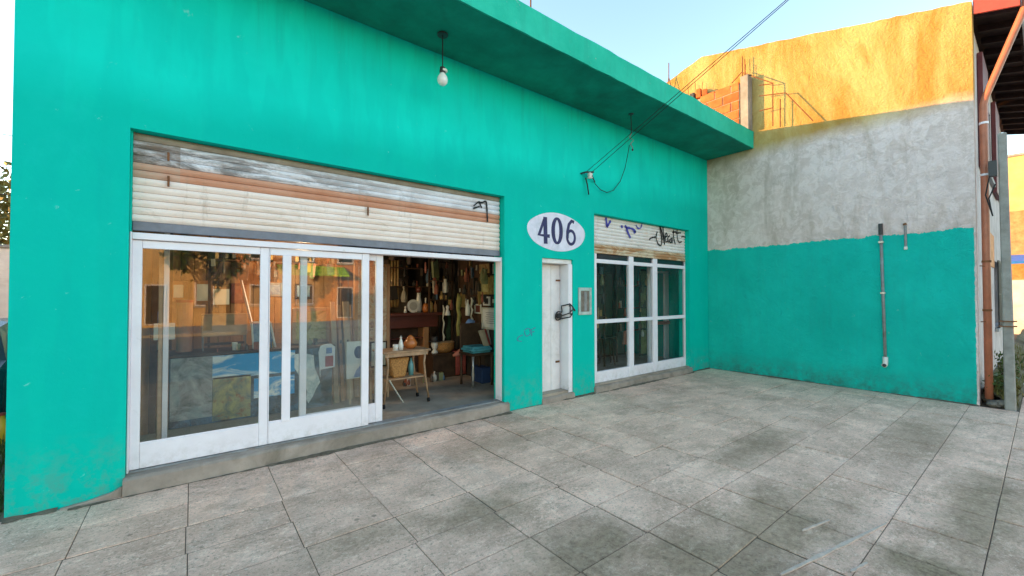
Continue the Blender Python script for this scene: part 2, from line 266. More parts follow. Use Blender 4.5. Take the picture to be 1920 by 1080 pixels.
    simple('pale_render', (0.50, 0.44, 0.43), 0.85, 0.18, 2.5, 0.5, 25, dirt=(0.26, 0.20, 0.17), dfac=0.7)
    simple('post_concrete', (0.30, 0.285, 0.26), 0.85, 0.25, 5, 0.5, 40, dirt=(0.16, 0.14, 0.11))
    simple('stone', (0.22, 0.20, 0.17), 0.9, 0.3, 7, 0.6, 30, objrand=0.3)
    simple('leaf', (0.065, 0.10, 0.025), 0.6, 0.5, 5, 0.0)
    simple('leaf_dry', (0.16, 0.13, 0.04), 0.7, 0.4, 5, 0.0)
    simple('leaf_olive', (0.15, 0.14, 0.04), 0.6, 0.5, 3, 0.0)
    simple('bark', (0.10, 0.07, 0.05), 0.9, 0.35, 6, 0.6, 25)
    simple('brick_far', (0.60, 0.27, 0.12), 0.85, 0.3, 5, 0.5, 30)
    simple('ochre_render', (0.72, 0.48, 0.20), 0.85, 0.2, 2, 0.3, 25)
    simple('white_render', (0.68, 0.66, 0.64), 0.85, 0.12, 2, 0.3, 25, dirt=(0.4, 0.36, 0.32))
    simple('roof_tile', (0.30, 0.10, 0.05), 0.8, 0.3, 8, 0.4, 30)
    simple('lime_awning', (0.40, 0.70, 0.05), 0.7, 0.15, 4, 0.1, 40)
    simple('blue_awning', (0.03, 0.20, 0.60), 0.6, 0.15, 4, 0.1, 40)
    simple('dark_glass', (0.02, 0.025, 0.03), 0.08, 0.2, 3, 0.0)
    simple('car_paint', (0.045, 0.055, 0.075), 0.25, 0.08, 3, 0.0)
    simple('car_white', (0.66, 0.66, 0.68), 0.25, 0.05, 3, 0.0)
    simple('car_red', (0.45, 0.03, 0.03), 0.2, 0.1, 3, 0.0)
    simple('rubber', (0.022, 0.022, 0.023), 0.8, 0.2, 10, 0.2, 60)
    simple('yellow_plastic', (0.72, 0.40, 0.02), 0.4, 0.1, 6, 0.0)
    simple('white_line', (0.58, 0.45, 0.37), 0.8, 0.2, 18, 0.3, 60, dirt=(0.40, 0.33, 0.29), dfac=0.85)
make_materials()

# ---------------------------------------------------------------- mesh building
ROOT = {}                                                # world offset of every object's mesh space
class MB:
    def __init__(s): s.v = []; s.f = []
    def add(s, vs, fs):
        o = len(s.v); s.v += [Vector(q) for q in vs]; s.f += [tuple(i + o for i in f) for f in fs]; return s
    def box(s, x0, x1, y0, y1, z0, z1):
        return s.add([(x0,y0,z0),(x1,y0,z0),(x1,y1,z0),(x0,y1,z0),(x0,y0,z1),(x1,y0,z1),(x1,y1,z1),(x0,y1,z1)], [(0,3,2,1),(4,5,6,7),(0,1,5,4),(1,2,6,5),(2,3,7,6),(3,0,4,7)])
    def obox(s, c, size, rot=(0,0,0)):
        m = Matrix.Translation(c) @ __import__('mathutils').Euler(rot).to_matrix().to_4x4(); h = [q / 2 for q in size]
        vs = [m @ Vector((a*h[0], b*h[1], d*h[2])) for d in (-1,1) for a, b in ((-1,-1),(1,-1),(1,1),(-1,1))]
        return s.add(vs, [(0,3,2,1),(4,5,6,7),(0,1,5,4),(1,2,6,5),(2,3,7,6),(3,0,4,7)])
    def tube(s, pts, r, n=8, cap=True):
        pts = [Vector(p) for p in pts]; rs = r if isinstance(r, (list, tuple)) else [r] * len(pts); o = len(s.v); prev = None
        for i, p in enumerate(pts):
            d = (pts[min(i+1, len(pts)-1)] - pts[max(i-1, 0)]).normalized()
            a = d.cross(Vector((0,0,1))) if prev is None else prev - d * prev.dot(d)
            if a.length < 1e-4: a = d.cross(Vector((1,0,0)))
            a.normalize(); prev = a; b = d.cross(a)
            s.v += [p + (a * math.cos(2*math.pi*k/n) + b * math.sin(2*math.pi*k/n)) * rs[i] for k in range(n)]
        for i in range(len(pts) - 1):
            for k in range(n): s.f.append((o+i*n+k, o+i*n+(k+1)%n, o+(i+1)*n+(k+1)%n, o+(i+1)*n+k))
        if cap: s.f.append(tuple(o+k for k in range(n))[::-1]); s.f.append(tuple(o+(len(pts)-1)*n+k for k in range(n)))
        return s
    def lathe(s, prof, c=(0,0,0), n=16, sq=1.0):
        o = len(s.v); c = Vector(c)
        for r, z in prof: s.v += [c + Vector((r*math.cos(2*math.pi*k/n), sq*r*math.sin(2*math.pi*k/n), z)) for k in range(n)]
        for i in range(len(prof) - 1):
            for k in range(n): s.f.append((o+i*n+k, o+i*n+(k+1)%n, o+(i+1)*n+(k+1)%n, o+(i+1)*n+k))
        s.f.append(tuple(o+k for k in range(n))[::-1]); s.f.append(tuple(o+(len(prof)-1)*n+k for k in range(n))); return s
    def prism(s, poly, d, axis='y'):                     # outline in (x,z) [y] / (y,z) [x] / (x,y) [z], extruded between d[0] and d[1]
        n = len(poly); g = {'y': lambda a, b, t: (a, t, b), 'x': lambda a, b, t: (t, a, b), 'z': lambda a, b, t: (a, b, t)}[axis]
        vs = [g(a, b, d[0]) for a, b in poly] + [g(a, b, d[1]) for a, b in poly]
        fs = [tuple(range(n)), tuple(range(2*n-1, n-1, -1))] + [(i, (i+1)%n + 0, (i+1)%n + n, i + n)[::-1] for i in range(n)]
        return s.add(vs, fs)
    def ribbon(s, pts, width, y0, y1, closed=False):     # a flat brush stroke in the x-z plane
        n = len(pts); ws = width if isinstance(width, (list, tuple)) else [width] * n; L = []; Rr = []
        for i in range(n):
            a = pts[i-1] if (i > 0 or closed) else pts[i]; b = pts[(i+1) % n] if (i < n-1 or closed) else pts[i]
            d = Vector((b[0]-a[0], b[1]-a[1])).normalized(); q = Vector((-d.y, d.x)) * ws[i] / 2; p = Vector(pts[i][:2])
            L.append(p + q); Rr.append(p - q)
        m = n if closed else n - 1
        for i in range(m):
            j = (i+1) % n
            s.prism([tuple(Rr[i]), tuple(Rr[j]), tuple(L[j]), tuple(L[i])], (y0, y1))
        return s
    def quads(s, qs):
        for q in qs: s.add(q, [tuple(range(len(q)))])
        return s
    def build(s, name, mat, parent=None, smooth=False, bevel=0, loc=None, seg=1):
        off = ROOT[parent.as_pointer()] if parent else Vector(loc or (0, 0, 0))
        me = bpy.data.meshes.new(name); me.from_pydata([v - off for v in s.v], [], s.f); me.update()
        bm = bmesh.new(); bm.from_mesh(me); bmesh.ops.recalc_face_normals(bm, faces=bm.faces)
        if bevel: bmesh.ops.bevel(bm, geom=list(bm.edges), offset=bevel, segments=seg, affect='EDGES', clamp_overlap=True)
        bm.to_mesh(me); bm.free()
        if smooth:
            for p in me.polygons: p.use_smooth = True
        if mat: me.materials.append(MATS[mat])
        o = bpy.data.objects.new(name, me); C.objects.link(o)
        if parent: o.parent = parent
        else: o.location = off
        ROOT[o.as_pointer()] = off; return o
def tag(o, label, cat, group=None):
    o['label'] = label; o['category'] = cat
    if group: o['group'] = group
    return o
def thing(name, label, cat, loc=(0, 0, 0), group=None):
    o = bpy.data.objects.new(name, None); C.objects.link(o); o.location = loc; o.empty_display_size = 0.2
    ROOT[o.as_pointer()] = Vector(loc); return tag(o, label, cat, group)
def struct(o, kind='structure'): o['kind'] = kind; return o
def piece(name, mesh, parent, wloc, rot=(0, 0, 0), scale=(1, 1, 1)):   # one more object that shares a mesh
    o = bpy.data.objects.new(name, mesh); C.objects.link(o); o.parent = parent
    o.location = Vector(wloc) - ROOT[parent.as_pointer()]; o.rotation_euler = rot; o.scale = scale; ROOT[o.as_pointer()] = Vector(wloc); return o
def shape_mesh(mb, name, mat, bevel=0, smooth=False):   # mesh data only, to be shared
    o = mb.build(name, mat, None, smooth, bevel); me = o.data; bpy.data.objects.remove(o); return me
def B(name, mat, parent, x0, x1, y0, y1, z0, z1, bevel=0.004, **k): return MB().box(x0, x1, y0, y1, z0, z1).build(name, mat, parent, bevel=bevel, **k)
def arc(cx, cz, rx, rz, a0, a1, n=12): return [(cx + rx*math.cos(R(a0+(a1-a0)*i/n)), cz + rz*math.sin(R(a0+(a1-a0)*i/n))) for i in range(n+1)]
def wall_grid(x0, x1, z0, z1, holes, y0, y1):           # a wall slab with rectangular openings, one closed mesh
    xs = sorted({x0, x1} | {h[0] for h in holes} | {h[1] for h in holes}); zs = sorted({z0, z1} | {max(z0, h[2]) for h in holes} | {h[3] for h in holes})
    def refine(a, step):
        o = [a[0]]
        for b in a[1:]:
            k = max(1, int((b - o[-1]) / step)); p = o[-1]; o += [p + (b - p) * (i + 1) / k for i in range(k)]
        return o
    xs = refine(xs, 1.2); zs = refine(zs, 1.2)
    full = lambda i, j: 0 <= i < len(xs)-1 and 0 <= j < len(zs)-1 and not any(h[0]-1e-5 <= xs[i] and xs[i+1] <= h[1]+1e-5 and h[2]-1e-5 <= zs[j] and zs[j+1] <= h[3]+1e-5 for h in holes)
    mb = MB(); idx = {}
    def v(i, j, y):
        k = (i, j, y)
        if k not in idx: idx[k] = len(mb.v); mb.v.append(Vector((xs[i], y, zs[j])))
        return idx[k]
    for i in range(len(xs)-1):
        for j in range(len(zs)-1):
            if not full(i, j): continue
            mb.f += [(v(i,j,y0), v(i+1,j,y0), v(i+1,j+1,y0), v(i,j+1,y0)), (v(i,j,y1), v(i,j+1,y1), v(i+1,j+1,y1), v(i+1,j,y1))]
            for di, dj, a, b in ((-1,0,(i,j),(i,j+1)), (1,0,(i+1,j),(i+1,j+1)), (0,-1,(i,j),(i+1,j)), (0,1,(i,j+1),(i+1,j+1))):
                if not full(i+di, j+dj): mb.f.append((v(*a,y0), v(*b,y0), v(*b,y1), v(*a,y1)))
    return mb

# ================================================================ GROUND
g = MB()
N = 40
struct(MB().add([(-1200,-1200,-0.16),(1200,-1200,-0.16),(1200,1200,-0.16),(-1200,1200,-0.16)], [(0,1,2,3)]).build('ground', 'earth'))
bed = struct(MB().box(-12, 60, -5.9, 0.2, -0.15, -0.0075).build('pavement', 'joint_soil'))
ROOT[bed.as_pointer()] = Vector((0, 0, 0))
XJ = [-0.58 + 0.58 * k for k in range(-3, 3)] + [1.16, 1.77, 2.42, 2.95, 3.45, 3.94, 4.5, 5.06, 5.62, 6.18, 6.74, 7.3, 7.86, 8.42, 8.98, 9.56, 10.14, 10.72, 11.3]
YJ = [0.0, -0.49, -0.87, -1.25, -1.63, -2.01, -2.41, -2.85, -3.32, -3.81, -4.26, -4.68, -5.1]
slab_cache = {}
def slab_mesh(wx, wy, q, p):
    k = (round(wx, 3), round(wy, 3), q, p)
    if k not in slab_cache:
        mb = MB().box(-wx/2 + q, wx/2 - q, -wy/2 + p, wy/2 - p, -0.05, 0.0)
        slab_cache[k] = shape_mesh(mb, 'paving_slab', 'paving', 0.0025)
    return slab_cache[k]
cnt = 0
for j in range(len(YJ) - 1):
    for i in range(len(XJ) - 1):
        y1, y0 = YJ[j], YJ[j+1]; x0, x1 = XJ[i], XJ[i+1]
        if x1 > 8.99 and y1 > -3.85: continue
        sh = 0.012 * math.sin(j * 2.1) if j > 1 else 0
        jx0 = x0 + (sh if 0 < i else 0); jx1 = x1 + (sh if i < len(XJ) - 2 else 0)
        if x1 > 8.9 and y1 > -3.85: jx1 = 8.9
        if jx1 - jx0 < 0.1: continue
        piece('paving_slab', slab_mesh(jx1 - jx0, y1 - y0, 0.0025 if x0 < 1.7 else 0.007, 0.005 if y0 > -2.2 else 0.004 if y0 > -3 else 0.0025), bed, ((jx0+jx1)/2, (y0+y1)/2, random.uniform(-0.004, 0.0015)), (R(random.uniform(-0.25, 0.25)), R(random.uniform(-0.2, 0.2)), 0)); cnt += 1
# mortar smears and white marks left on the slabs
for k, (a, b, wd) in enumerate((((1661, 982), (1463, 1078), 0.028), ((1555, 975), (1504, 995), 0.018), ((1595, 1072), (1626, 1055), 0.02))):
    p, q = PZ(*a, 0.004), PZ(*b, 0.004); d = (q - p).normalized(); nrm = Vector((-d.y, d.x, 0)); vs = []
    n = 9
    for i in range(n + 1):
        c = p.lerp(q, i / n); ww = wd * (0.5 + 0.5 * random.random()) / 2 * (0.4 if i in (0, n) else 1); vs += [c + nrm * ww, c - nrm * ww]
    mb = MB(); mb.add([v + Vector((0, 0, 0.003)) for v in vs] + [v - Vector((0,0,0.004)) for v in vs], [(2*i, 2*i+1, 2*i+3, 2*i+2) for i in range(n)] + [(2*i+2*n+2, 2*i+2*n+4, 2*i+2*n+5, 2*i+2*n+3) for i in range(n)] + [(2*i, 2*i+2, 2*i+2*n+4, 2*i+2*n+2) for i in range(n)] + [(2*i+1, 2*i+2*n+3, 2*i+2*n+5, 2*i+3) for i in range(n)])
    mb.build('mortar_smear', 'white_line', bed)
for a in ((11.32, 60, -5.1, -3.9), (-12, 60, -5.898, -5.104), (-12, -2.34, -5.1, -0.01)): struct(MB().box(*a, -0.1, -0.002).build('pavement_apron', 'concrete'))
struct(MB().box(-60, 90, -6.1, -5.9, -0.15, 0.0).build('kerb', 'kerb_stone', bevel=0.02))
struct(MB().box(-400, 400, -17.0, -6.1, -0.156, -0.13).build('road', 'street_concrete'))
struct(MB().box(-60, 90, -22.0, -17.0, -0.155, 0.0).build('far_pavement', 'concrete', bevel=0.02))
def drift(a, b, nrm, seed):
    r_ = random.Random(seed); mb = MB(); L = (Vector(b) - Vector(a)).length; n = int(L / 0.05); d = (Vector(b) - Vector(a)) / n; nv = Vector(nrm)
    for i in range(n + 1):
        c = Vector(a) + d * i; k = max(0.15, math.sin(i * .13 + seed) * .5 + .6 + r_.uniform(-.3, .3)); mb.v += [c + Vector((0, 0, 0.014 * k)), c + nv * 0.012 * k + Vector((0, 0, 0.011 * k)), c + nv * 0.045 * k + Vector((0, 0, 0.0005))]
    for i in range(n):
        for k in range(2): mb.f.append((i*3+k, i*3+k+1, (i+1)*3+k+1, (i+1)*3+k))
    return struct(mb.build('dirt_drift', 'joint_soil'), 'stuff')
drift((8.898, -3.9, 0), (8.898, -0.01, 0), (-1, 0, 0), 1); drift((-1.02, -0.003, 0), (-0.76, -0.003, 0), (0, -1, 0), 2); drift((-0.7, -0.06, 0), (3.42, -0.06, 0), (0, -1, 0), 3); drift((3.43, -0.003, 0), (5.16, -0.003, 0), (0, -1, 0), 4); drift((5.18, -0.055, 0), (8.16, -0.055, 0), (0, -1, 0), 5); drift((8.17, -0.003, 0), (8.89, -0.003, 0), (0, -1, 0), 6)
# raised earth strip beside the neighbour's front
mb = MB(); nx, ny = 40, 10
def hz(x, y): return 0.0 + 0.20 * max(0, min(1, (y + 4.25) / 0.3)) + 0.05 * math.sin(x * 3.1 + y * 9) * math.cos(x * 1.7)
x0, x1, y0, y1 = 9.02, 40, -4.26, -3.905
mb.add([(x0 + (x1-x0)*(i/nx)**2, y0 + (y1-y0)*j/ny, max(-0.01, hz(x0 + (x1-x0)*(i/nx)**2, y0 + (y1-y0)*j/ny))) for i in range(nx+1) for j in range(ny+1)], [(i*(ny+1)+j, (i+1)*(ny+1)+j, (i+1)*(ny+1)+j+1, i*(ny+1)+j+1) for i in range(nx) for j in range(ny)])
struct(mb.build('verge', 'earth', smooth=True))

# ================================================================ GREEN SHOP
shop = thing('green_shop', 'single-storey teal green painted shop with flat canopy and number 406 by its door', 'building', (3.9, 0, 0))
XL, XR = -1.02, 8.89
O1 = (-0.40, 3.36, -0.2, 2.93); DR = (4.05, 4.69, -0.2, 2.13); O2 = (5.19, 8.13, -0.2, 2.92)
ZS = 4.53                                                # soffit level
wl = wall_grid(XL, XR, -0.1, ZS, [O1, DR, O2], 0.0, 0.24).build('wall', 'teal_paint', shop)
# canopy with a slightly uneven hand-rendered edge
mb = MB(); n = 60
for i in range(n + 1):
    x = XL + (XR - XL) * i / n; r = lambda a: random.uniform(-a, a)
    mb.v += [Vector((x, -0.95 + r(.003), ZS + r(.004))), Vector((x, -0.95 + r(.003), ZS + 0.335 + r(.008))), Vector((x, -0.80, ZS + 0.345 + r(.008))), Vector((x, 0.24, ZS + 0.30)), Vector((x, 0.24, ZS)), Vector((x, -0.9, ZS))]
for i in range(n):
    for k in range(6): mb.f.append((i*6+k, i*6+(k+1)%6, (i+1)*6+(k+1)%6, (i+1)*6+k))
mb.f += [tuple(range(6)), tuple(n*6+k for k in range(5, -1, -1))]
cnp = mb.build('canopy', 'canopy_paint', shop)
B('soffit_shade', 'soffit_shaded_paint', cnp, XL + .002, XR - .002, -0.93, -0.002, ZS - 0.006, ZS - 0.0045, 0)  # thin sheet that carries the shade-darkened soffit colour
B('roof_slab', 'concrete', shop, XL, XR, 0.242, 8.5, 4.55, 4.78)
B('side_wall', 'teal_paint', shop, XL, -0.82, 0.242, 8.5, -0.1, 4.548)
B('back_wall', 'inner_plaster', shop, -0.818, XR, 8.3, 8.5, -0.1, 4.548)
B('shop_floor', 'shop_floor', shop, -0.818, 8.88, 0.02, 8.298, -0.1, FL, bevel=0)
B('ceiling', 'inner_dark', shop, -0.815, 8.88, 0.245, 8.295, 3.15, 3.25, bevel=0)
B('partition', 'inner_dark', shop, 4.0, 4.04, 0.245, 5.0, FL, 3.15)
B('partition', 'inner_plaster', shop, 4.72, 5.0, 0.245, 5.0, FL, 3.15)
B('partition', 'inner_plaster', shop, -0.815, 3.998, 4.6, 4.7, FL, 3.15)
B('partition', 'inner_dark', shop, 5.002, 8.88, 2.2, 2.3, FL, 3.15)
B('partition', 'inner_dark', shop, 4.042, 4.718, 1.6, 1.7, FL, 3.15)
# wood panelling behind the counter, board by board
pan = B('panelling', 'wood_dark', shop, -0.815, 2.0, 2.72, 2.76, FL, 2.5)
bm_ = shape_mesh(MB().box(-0.068, 0.068, -0.012, 0.0, 0, 2.36), 'board', 'panel_wood', 0.004)
for k in range(20): piece('board', bm_, pan, (-0.74 + k * 0.14, 2.72, FL + 0.01))
# thresholds
def sill(x0, x1, y0, y1, z0, z1, n=24, amp=0.012):
    mb = MB()
    for i in range(n + 1):
        x = x0 + (x1 - x0) * i / n; a = random.uniform(-amp, amp)
        mb.v += [Vector((x, y0 + a - 0.012, z0)), Vector((x, y0 + a, z1 - 0.02)), Vector((x, y0 + 0.025 + a, z1 + random.uniform(-.006, .002))), Vector((x, y1, z1)), Vector((x, y1, z0))]
    for i in range(n):
        for k in range(5): mb.f.append((i*5+k, i*5+(k+1)%5, (i+1)*5+(k+1)%5, (i+1)*5+k))
    mb.f += [tuple(range(5)), tuple(n*5+k for k in range(4, -1, -1))]; return mb
MB().prism([(-0.75, -0.03), (-0.41, -0.03), (-0.41, 0.075), (-0.47, 0.045), (-0.6, 0.018), (-0.75, 0.004)], (-0.035, -0.001)).build('threshold_fillet', 'sill_concrete', shop, bevel=0.004)
sill(-0.408, 3.42, -0.045, 0.10, -0.03, 0.135).build('threshold', 'sill_concrete', shop)
sill(4.04, 4.70, -0.02, 0.24, -0.03, 0.085, 8).build('threshold', 'sill_concrete', shop)
sill(5.17, 8.16, -0.04, 0.10, -0.03, 0.10).build('threshold', 'sill_concrete', shop)
B('floor_edge', 'shop_floor', shop, -0.39, 3.35, 0.101, 0.24, -0.05, 0.132, bevel=0.006)
B('floor_edge', 'concrete', shop, 5.195, 8.125, 0.101, 0.24, -0.05, 0.098, bevel=0.006)

# --- white sliding glass doors in the wide opening
Yf = 0.10
def panel(px0, px1, y, name, z0=0.155, z1=2.035, st0=18, st1=14, bot=0.20, top=0.065, bars=()):
    x0, x1 = XY(px0, y), XY(px1, y); sx0, sx1 = XY(px0 + st0, y), XY(px1 - st1, y)
    p = B(name, 'white_paint', shop, x0, sx0, y - 0.02, y + 0.02, z0, z1, 0.003)       # the leaf hangs on its first stile
    B('stile', 'white_paint', p, sx1, x1, y - 0.02, y + 0.02, z0, z1, 0.003)
    B('bottom_rail', 'white_paint', p, sx0 + .001, sx1 - .001, y - 0.018, y + 0.018, z0, z0 + bot, 0.003)
    B('top_rail', 'white_paint', p, sx0 + .001, sx1 - .001, y - 0.018, y + 0.018, z1 - top, z1, 0.003)
    B('glass', 'window_glass', p, sx0 + .002, sx1 - .002, y - 0.003, y + 0.003, z0 + bot + .001, z1 - top - .001, 0)
    B('glazing_bead', 'white_paint', p, sx0 + .001, sx1 - .001, y - 0.012, y - 0.0035, z0 + bot + .001, z0 + bot + 0.012, 0)
    for a, b in bars: B('glazing_bar', 'white_paint', p, XY(a, y), XY(b, y), y - 0.025, y - 0.004, z0 + bot - 0.01, z1 - top, 0.003)
    return p
fr = B('door_frame', 'white_paint', shop, -0.398, XY(247, Yf), Yf - 0.05, Yf + 0.09, 0.14, 2.10, 0.004)
B('header', 'white_paint', fr, XY(247, Yf) + .001, XY(936, Yf), Yf - 0.045, Yf + 0.088, 2.04, 2.095, 0.004)
B('jamb', 'white_paint', fr, XY(936, Yf) + 0.001, 3.357, Yf - 0.05, Yf + 0.09, 0.14, 2.10, 0.004)
B('bottom_track', 'grey_metal', fr, XY(247, Yf) + .001, XY(936, Yf), Yf - 0.03, Yf + 0.08, 0.134, 0.15, 0.002)
panel(247, 503, Yf, 'sliding_door', st0=19, st1=16)
panel(503.6, 691, Yf, 'sliding_door', st0=2, st1=13, bars=((529, 545),))
panel(562, 717, Yf + 0.055, 'sliding_door', st0=13, st1=13)
# --- wide roller shutter, slat by slat
def shutter(x0, x1, ys, z_top, n, pitch, mats, z_first=None):
    sh = B('roller_shutter', 'grey_metal', shop, x0, x1, ys + 0.028, ys + 0.032, z_top - n * pitch, z_top, 0)
    prof = [(0.0, 0.0), (-0.008, 0.004)] + [(-0.010 - 0.010 * math.sin(math.pi * t / 6), 0.008 + (pitch - 0.012) * t / 6) for t in range(7)] + [(0.0, pitch - 0.001)]
    base = {}
    for m in set(mats):
        mb = MB(); mb.prism([(a, b) for a, b in prof], (x0, x1), 'x'); base[m] = shape_mesh(mb, 'slat', m)
    for k in range(n): piece('slat', base[mats[k]], sh, (0, ys + 0.026 + random.uniform(-.0015, .0015), z_top - (k + 1) * pitch), (R(random.uniform(-1.2, 1.2)), 0, 0))
    return sh
s1 = shutter(-0.388, 3.345, 0.085, 2.93, 12, 0.0615, ['shutter_brown', 'shutter_grey', 'shutter_grey', 'shutter_grey', 'shutter_salmon', 'shutter_salmon'] + ['shutter_cream'] * 6)
B('bottom_rail', 'shutter_rail', s1, -0.386, 3.343, 0.082, 0.125, 2.115, 2.190, 0.004)
B('guide_rail', 'teal_paint', s1, -0.40 + .001, -0.389, 0.05, 0.14, 2.1, 2.929, 0)
for px, a, b in ((316, 330, 350), (316, 286, 302), (690, 388, 404)):      # riveted straps on the slats
    p, q = PY(px, a, 0.08), PY(px, b, 0.08); B('strap', 'rust', s1, p.x - 0.008, p.x + 0.008, 0.072, 0.083, q.z, p.z, 0.001)
# --- narrow window and its shutter
s2 = shutter(5.20, 8.12, 0.085, 2.92, 10, 0.060, ['shutter_white'] * 8 + ['shutter_rust'] * 2)
B('bottom_rail', 'shutter_rust', s2, 5.20, 8.12, 0.082, 0.12, 2.285, 2.319, 0.004)
Yw = 0.13
wf = B('window_frame', 'white_paint', shop, 5.192, XY(1116.5, Yw), Yw - 0.03, Yw + 0.03, 0.105, 2.29, 0.003)
zt, zm, zb = 2.17, 1.135, 0.30
def wbar(n, x0, x1, z0, z1, d=0.0): B(n, 'white_paint', wf, x0, x1, Yw - 0.028 - d, Yw + 0.028, z0, z1, 0.003)
xa, xb, xc, xd, xe = 5.235, XY(1177, Yw), XY(1185.5, Yw), XY(1222, Yw), XY(1230, Yw); xf = XY(1285.5, Yw)
B('stile', 'white_paint', wf, 5.193, xa, Yw - 0.035, Yw + 0.031, 0.104, 2.29, 0.003); wbar('mullion', xb, xc, 0.105, 2.29, 0.006); wbar('mullion', xd, xe, 0.105, 2.29, 0.006); wbar('stile', xf, 8.128, 0.105, 2.29, 0.006)
for a, b in ((xa, xb), (xc, xd), (xe, xf)):
    wbar('rail', a + .001, b - .001, zt - 0.045, zt + 0.02); wbar('rail', a + .001, b - .001, zm - 0.03, zm + 0.035); wbar('bottom_panel', a + .001, b - .001, 0.106, zb)
    for z0, z1 in ((zb, zm - 0.03), (zm + 0.035, zt - 0.045), (zt + 0.02, 2.284)): B('pane', 'old_glass' if z0 < 2 else 'dark_glass', wf, a + .002, b - .002, Yw - 0.003, Yw + 0.003, z0 + .001, z1 - .001, 0)
# --- street door
Yd = 0.20
dl = B('door', 'door_white', shop, 4.055, 4.60, Yd, Yd + 0.035, 0.09, 2.06, 0.003)
x = 4.06
for wd in (0.15, 0.19, 0.19):
    B('board', 'door_white', dl, x, x + wd - 0.006, Yd - 0.012, Yd - 0.001, 0.10, 2.05, 0.003); x += wd
B('frame_post', 'white_paint', dl, 4.602, 4.688, 0.012, 0.235, 0.086, 2.06, 0.004)
B('lintel', 'door_white', dl, 4.052, 4.688, 0.03, 0.235, 2.062, 2.128, 0.004)
B('lock_plate', 'grey_metal', dl, 4.06, 4.115, Yd - 0.022, Yd - 0.0125, 1.0, 1.12, 0.003)
MB().tube([(4.09, Yd - 0.05, 1.04), (4.09, Yd - 0.013, 1.04)], 0.02, 10).build('knob', 'black_metal', dl)
B('latch', 'rust', dl, 4.50, 4.585, Yd - 0.028, Yd - 0.0125, 1.80, 1.825, 0.002)
B('latch', 'rust', dl, 4.49, 4.57, Yd - 0.026, Yd - 0.0125, 0.53, 0.56, 0.002)
B('latch', 'grey_metal', dl, 4.12, 4.17, Yd - 0.026, Yd - 0.0125, 0.50, 0.525, 0.002)
pad = B('padlock', 'black_metal', dl, 4.48, 4.58, Yd - 0.075, Yd - 0.03, 1.22, 1.30, 0.012, seg=2)
ch = MB(); pts = []
for k in range(44):
    a = k / 43 * 11; pts.append((4.56 + 0.085 * math.sin(a) + 0.04 * math.cos(2.3 * a) + k * 0.0014, Yd - 0.05 + 0.018 * math.cos(a * 1.7), 1.32 + 0.09 * math.cos(a * 0.9) + 0.04 * math.sin(3 * a)))
ch.tube([(p_[0], min(p_[1], Yd - 0.025) if p_[0] < 4.59 else -0.012 + 0.006 * math.sin(i_), p_[2]) for i_, p_ in enumerate(pts)], 0.010, 6).build('chain', 'black_metal', pad, smooth=True)
# --- number sign painted on the wall
c = Vector((4.36, 0, 2.53))
sg = MB().prism([(c.x + 0.60 * math.cos(a) * (1 + .012 * math.sin(5*a)), c.z + 0.285 * math.sin(a) * (1 + .015 * math.sin(4*a + 1))) for a in [2*math.pi*k/48 for k in range(48)]], (-0.005, -0.001)).build('number_oval', 'sign_white', shop)
def pz(px, py, y=0): q = PY(px, py, y); return (q.x, q.z)
y0, y1 = -0.010, -0.0055
MB().ribbon([pz(1021, 408), pz(1010, 440), pz(1030, 443)], [0.045, 0.06, 0.055], y0, y1).build('digit', 'sign_ink', sg)
d4 = MB().ribbon([pz(1021.5, 407), pz(1022.5, 457)], 0.07, y0 - 0.002, y1 + 0.0002).build('digit', 'sign_ink', sg)
a, b = pz(1044, 433); MB().ribbon(arc(a, b, 0.083, 0.185, 0, 360, 28)[:-1], [0.036 + 0.035 * abs(math.cos(2*math.pi*k/28)) for k in range(28)], y0, y1, True).build('digit', 'sign_ink', sg)
a, b = pz(1070, 445.5); six = arc(a, b, 0.085, 0.105, 0, 360, 18)[:-1]
MB().ribbon(six, 0.045, y0, y1, True).ribbon([pz(1075.5, 417), pz(1071, 414.5), pz(1066, 421), pz(1063.4, 435), pz(1063.2, 447)], [0.05, 0.045, 0.05, 0.055, 0.05], y0 - .0015, y1 + .0002).build('digit', 'sign_ink', sg)
# --- meter box
x0, x1, z0, z1 = 4.80, 5.10, 1.27, 1.70
mbx = B('meter_box', 'meter_grey', shop, x0, x0 + 0.05, -0.022, -0.001, z0, z1, 0.004)
B('frame_side', 'meter_grey', mbx, x1 - 0.05, x1, -0.022, -0.001, z0, z1, 0.004)
B('frame_side', 'meter_grey', mbx, x0 + .051, x1 - .051, -0.021, -0.001, z1 - 0.05, z1, 0.004); B('frame_side', 'meter_grey', mbx, x0 + .051, x1 - .051, -0.021, -0.001, z0, z0 + 0.05, 0.004)
B('cover', 'meter_cover', mbx, x0 + 0.051, x1 - 0.051, -0.012, -0.001, z0 + 0.051, z1 - 0.051, 0.002)
B('cover_strip', 'grey_metal', mbx, x0 + 0.13, x0 + 0.19, -0.018, -0.0125, z0 + 0.06, z1 - 0.06, 0.002)
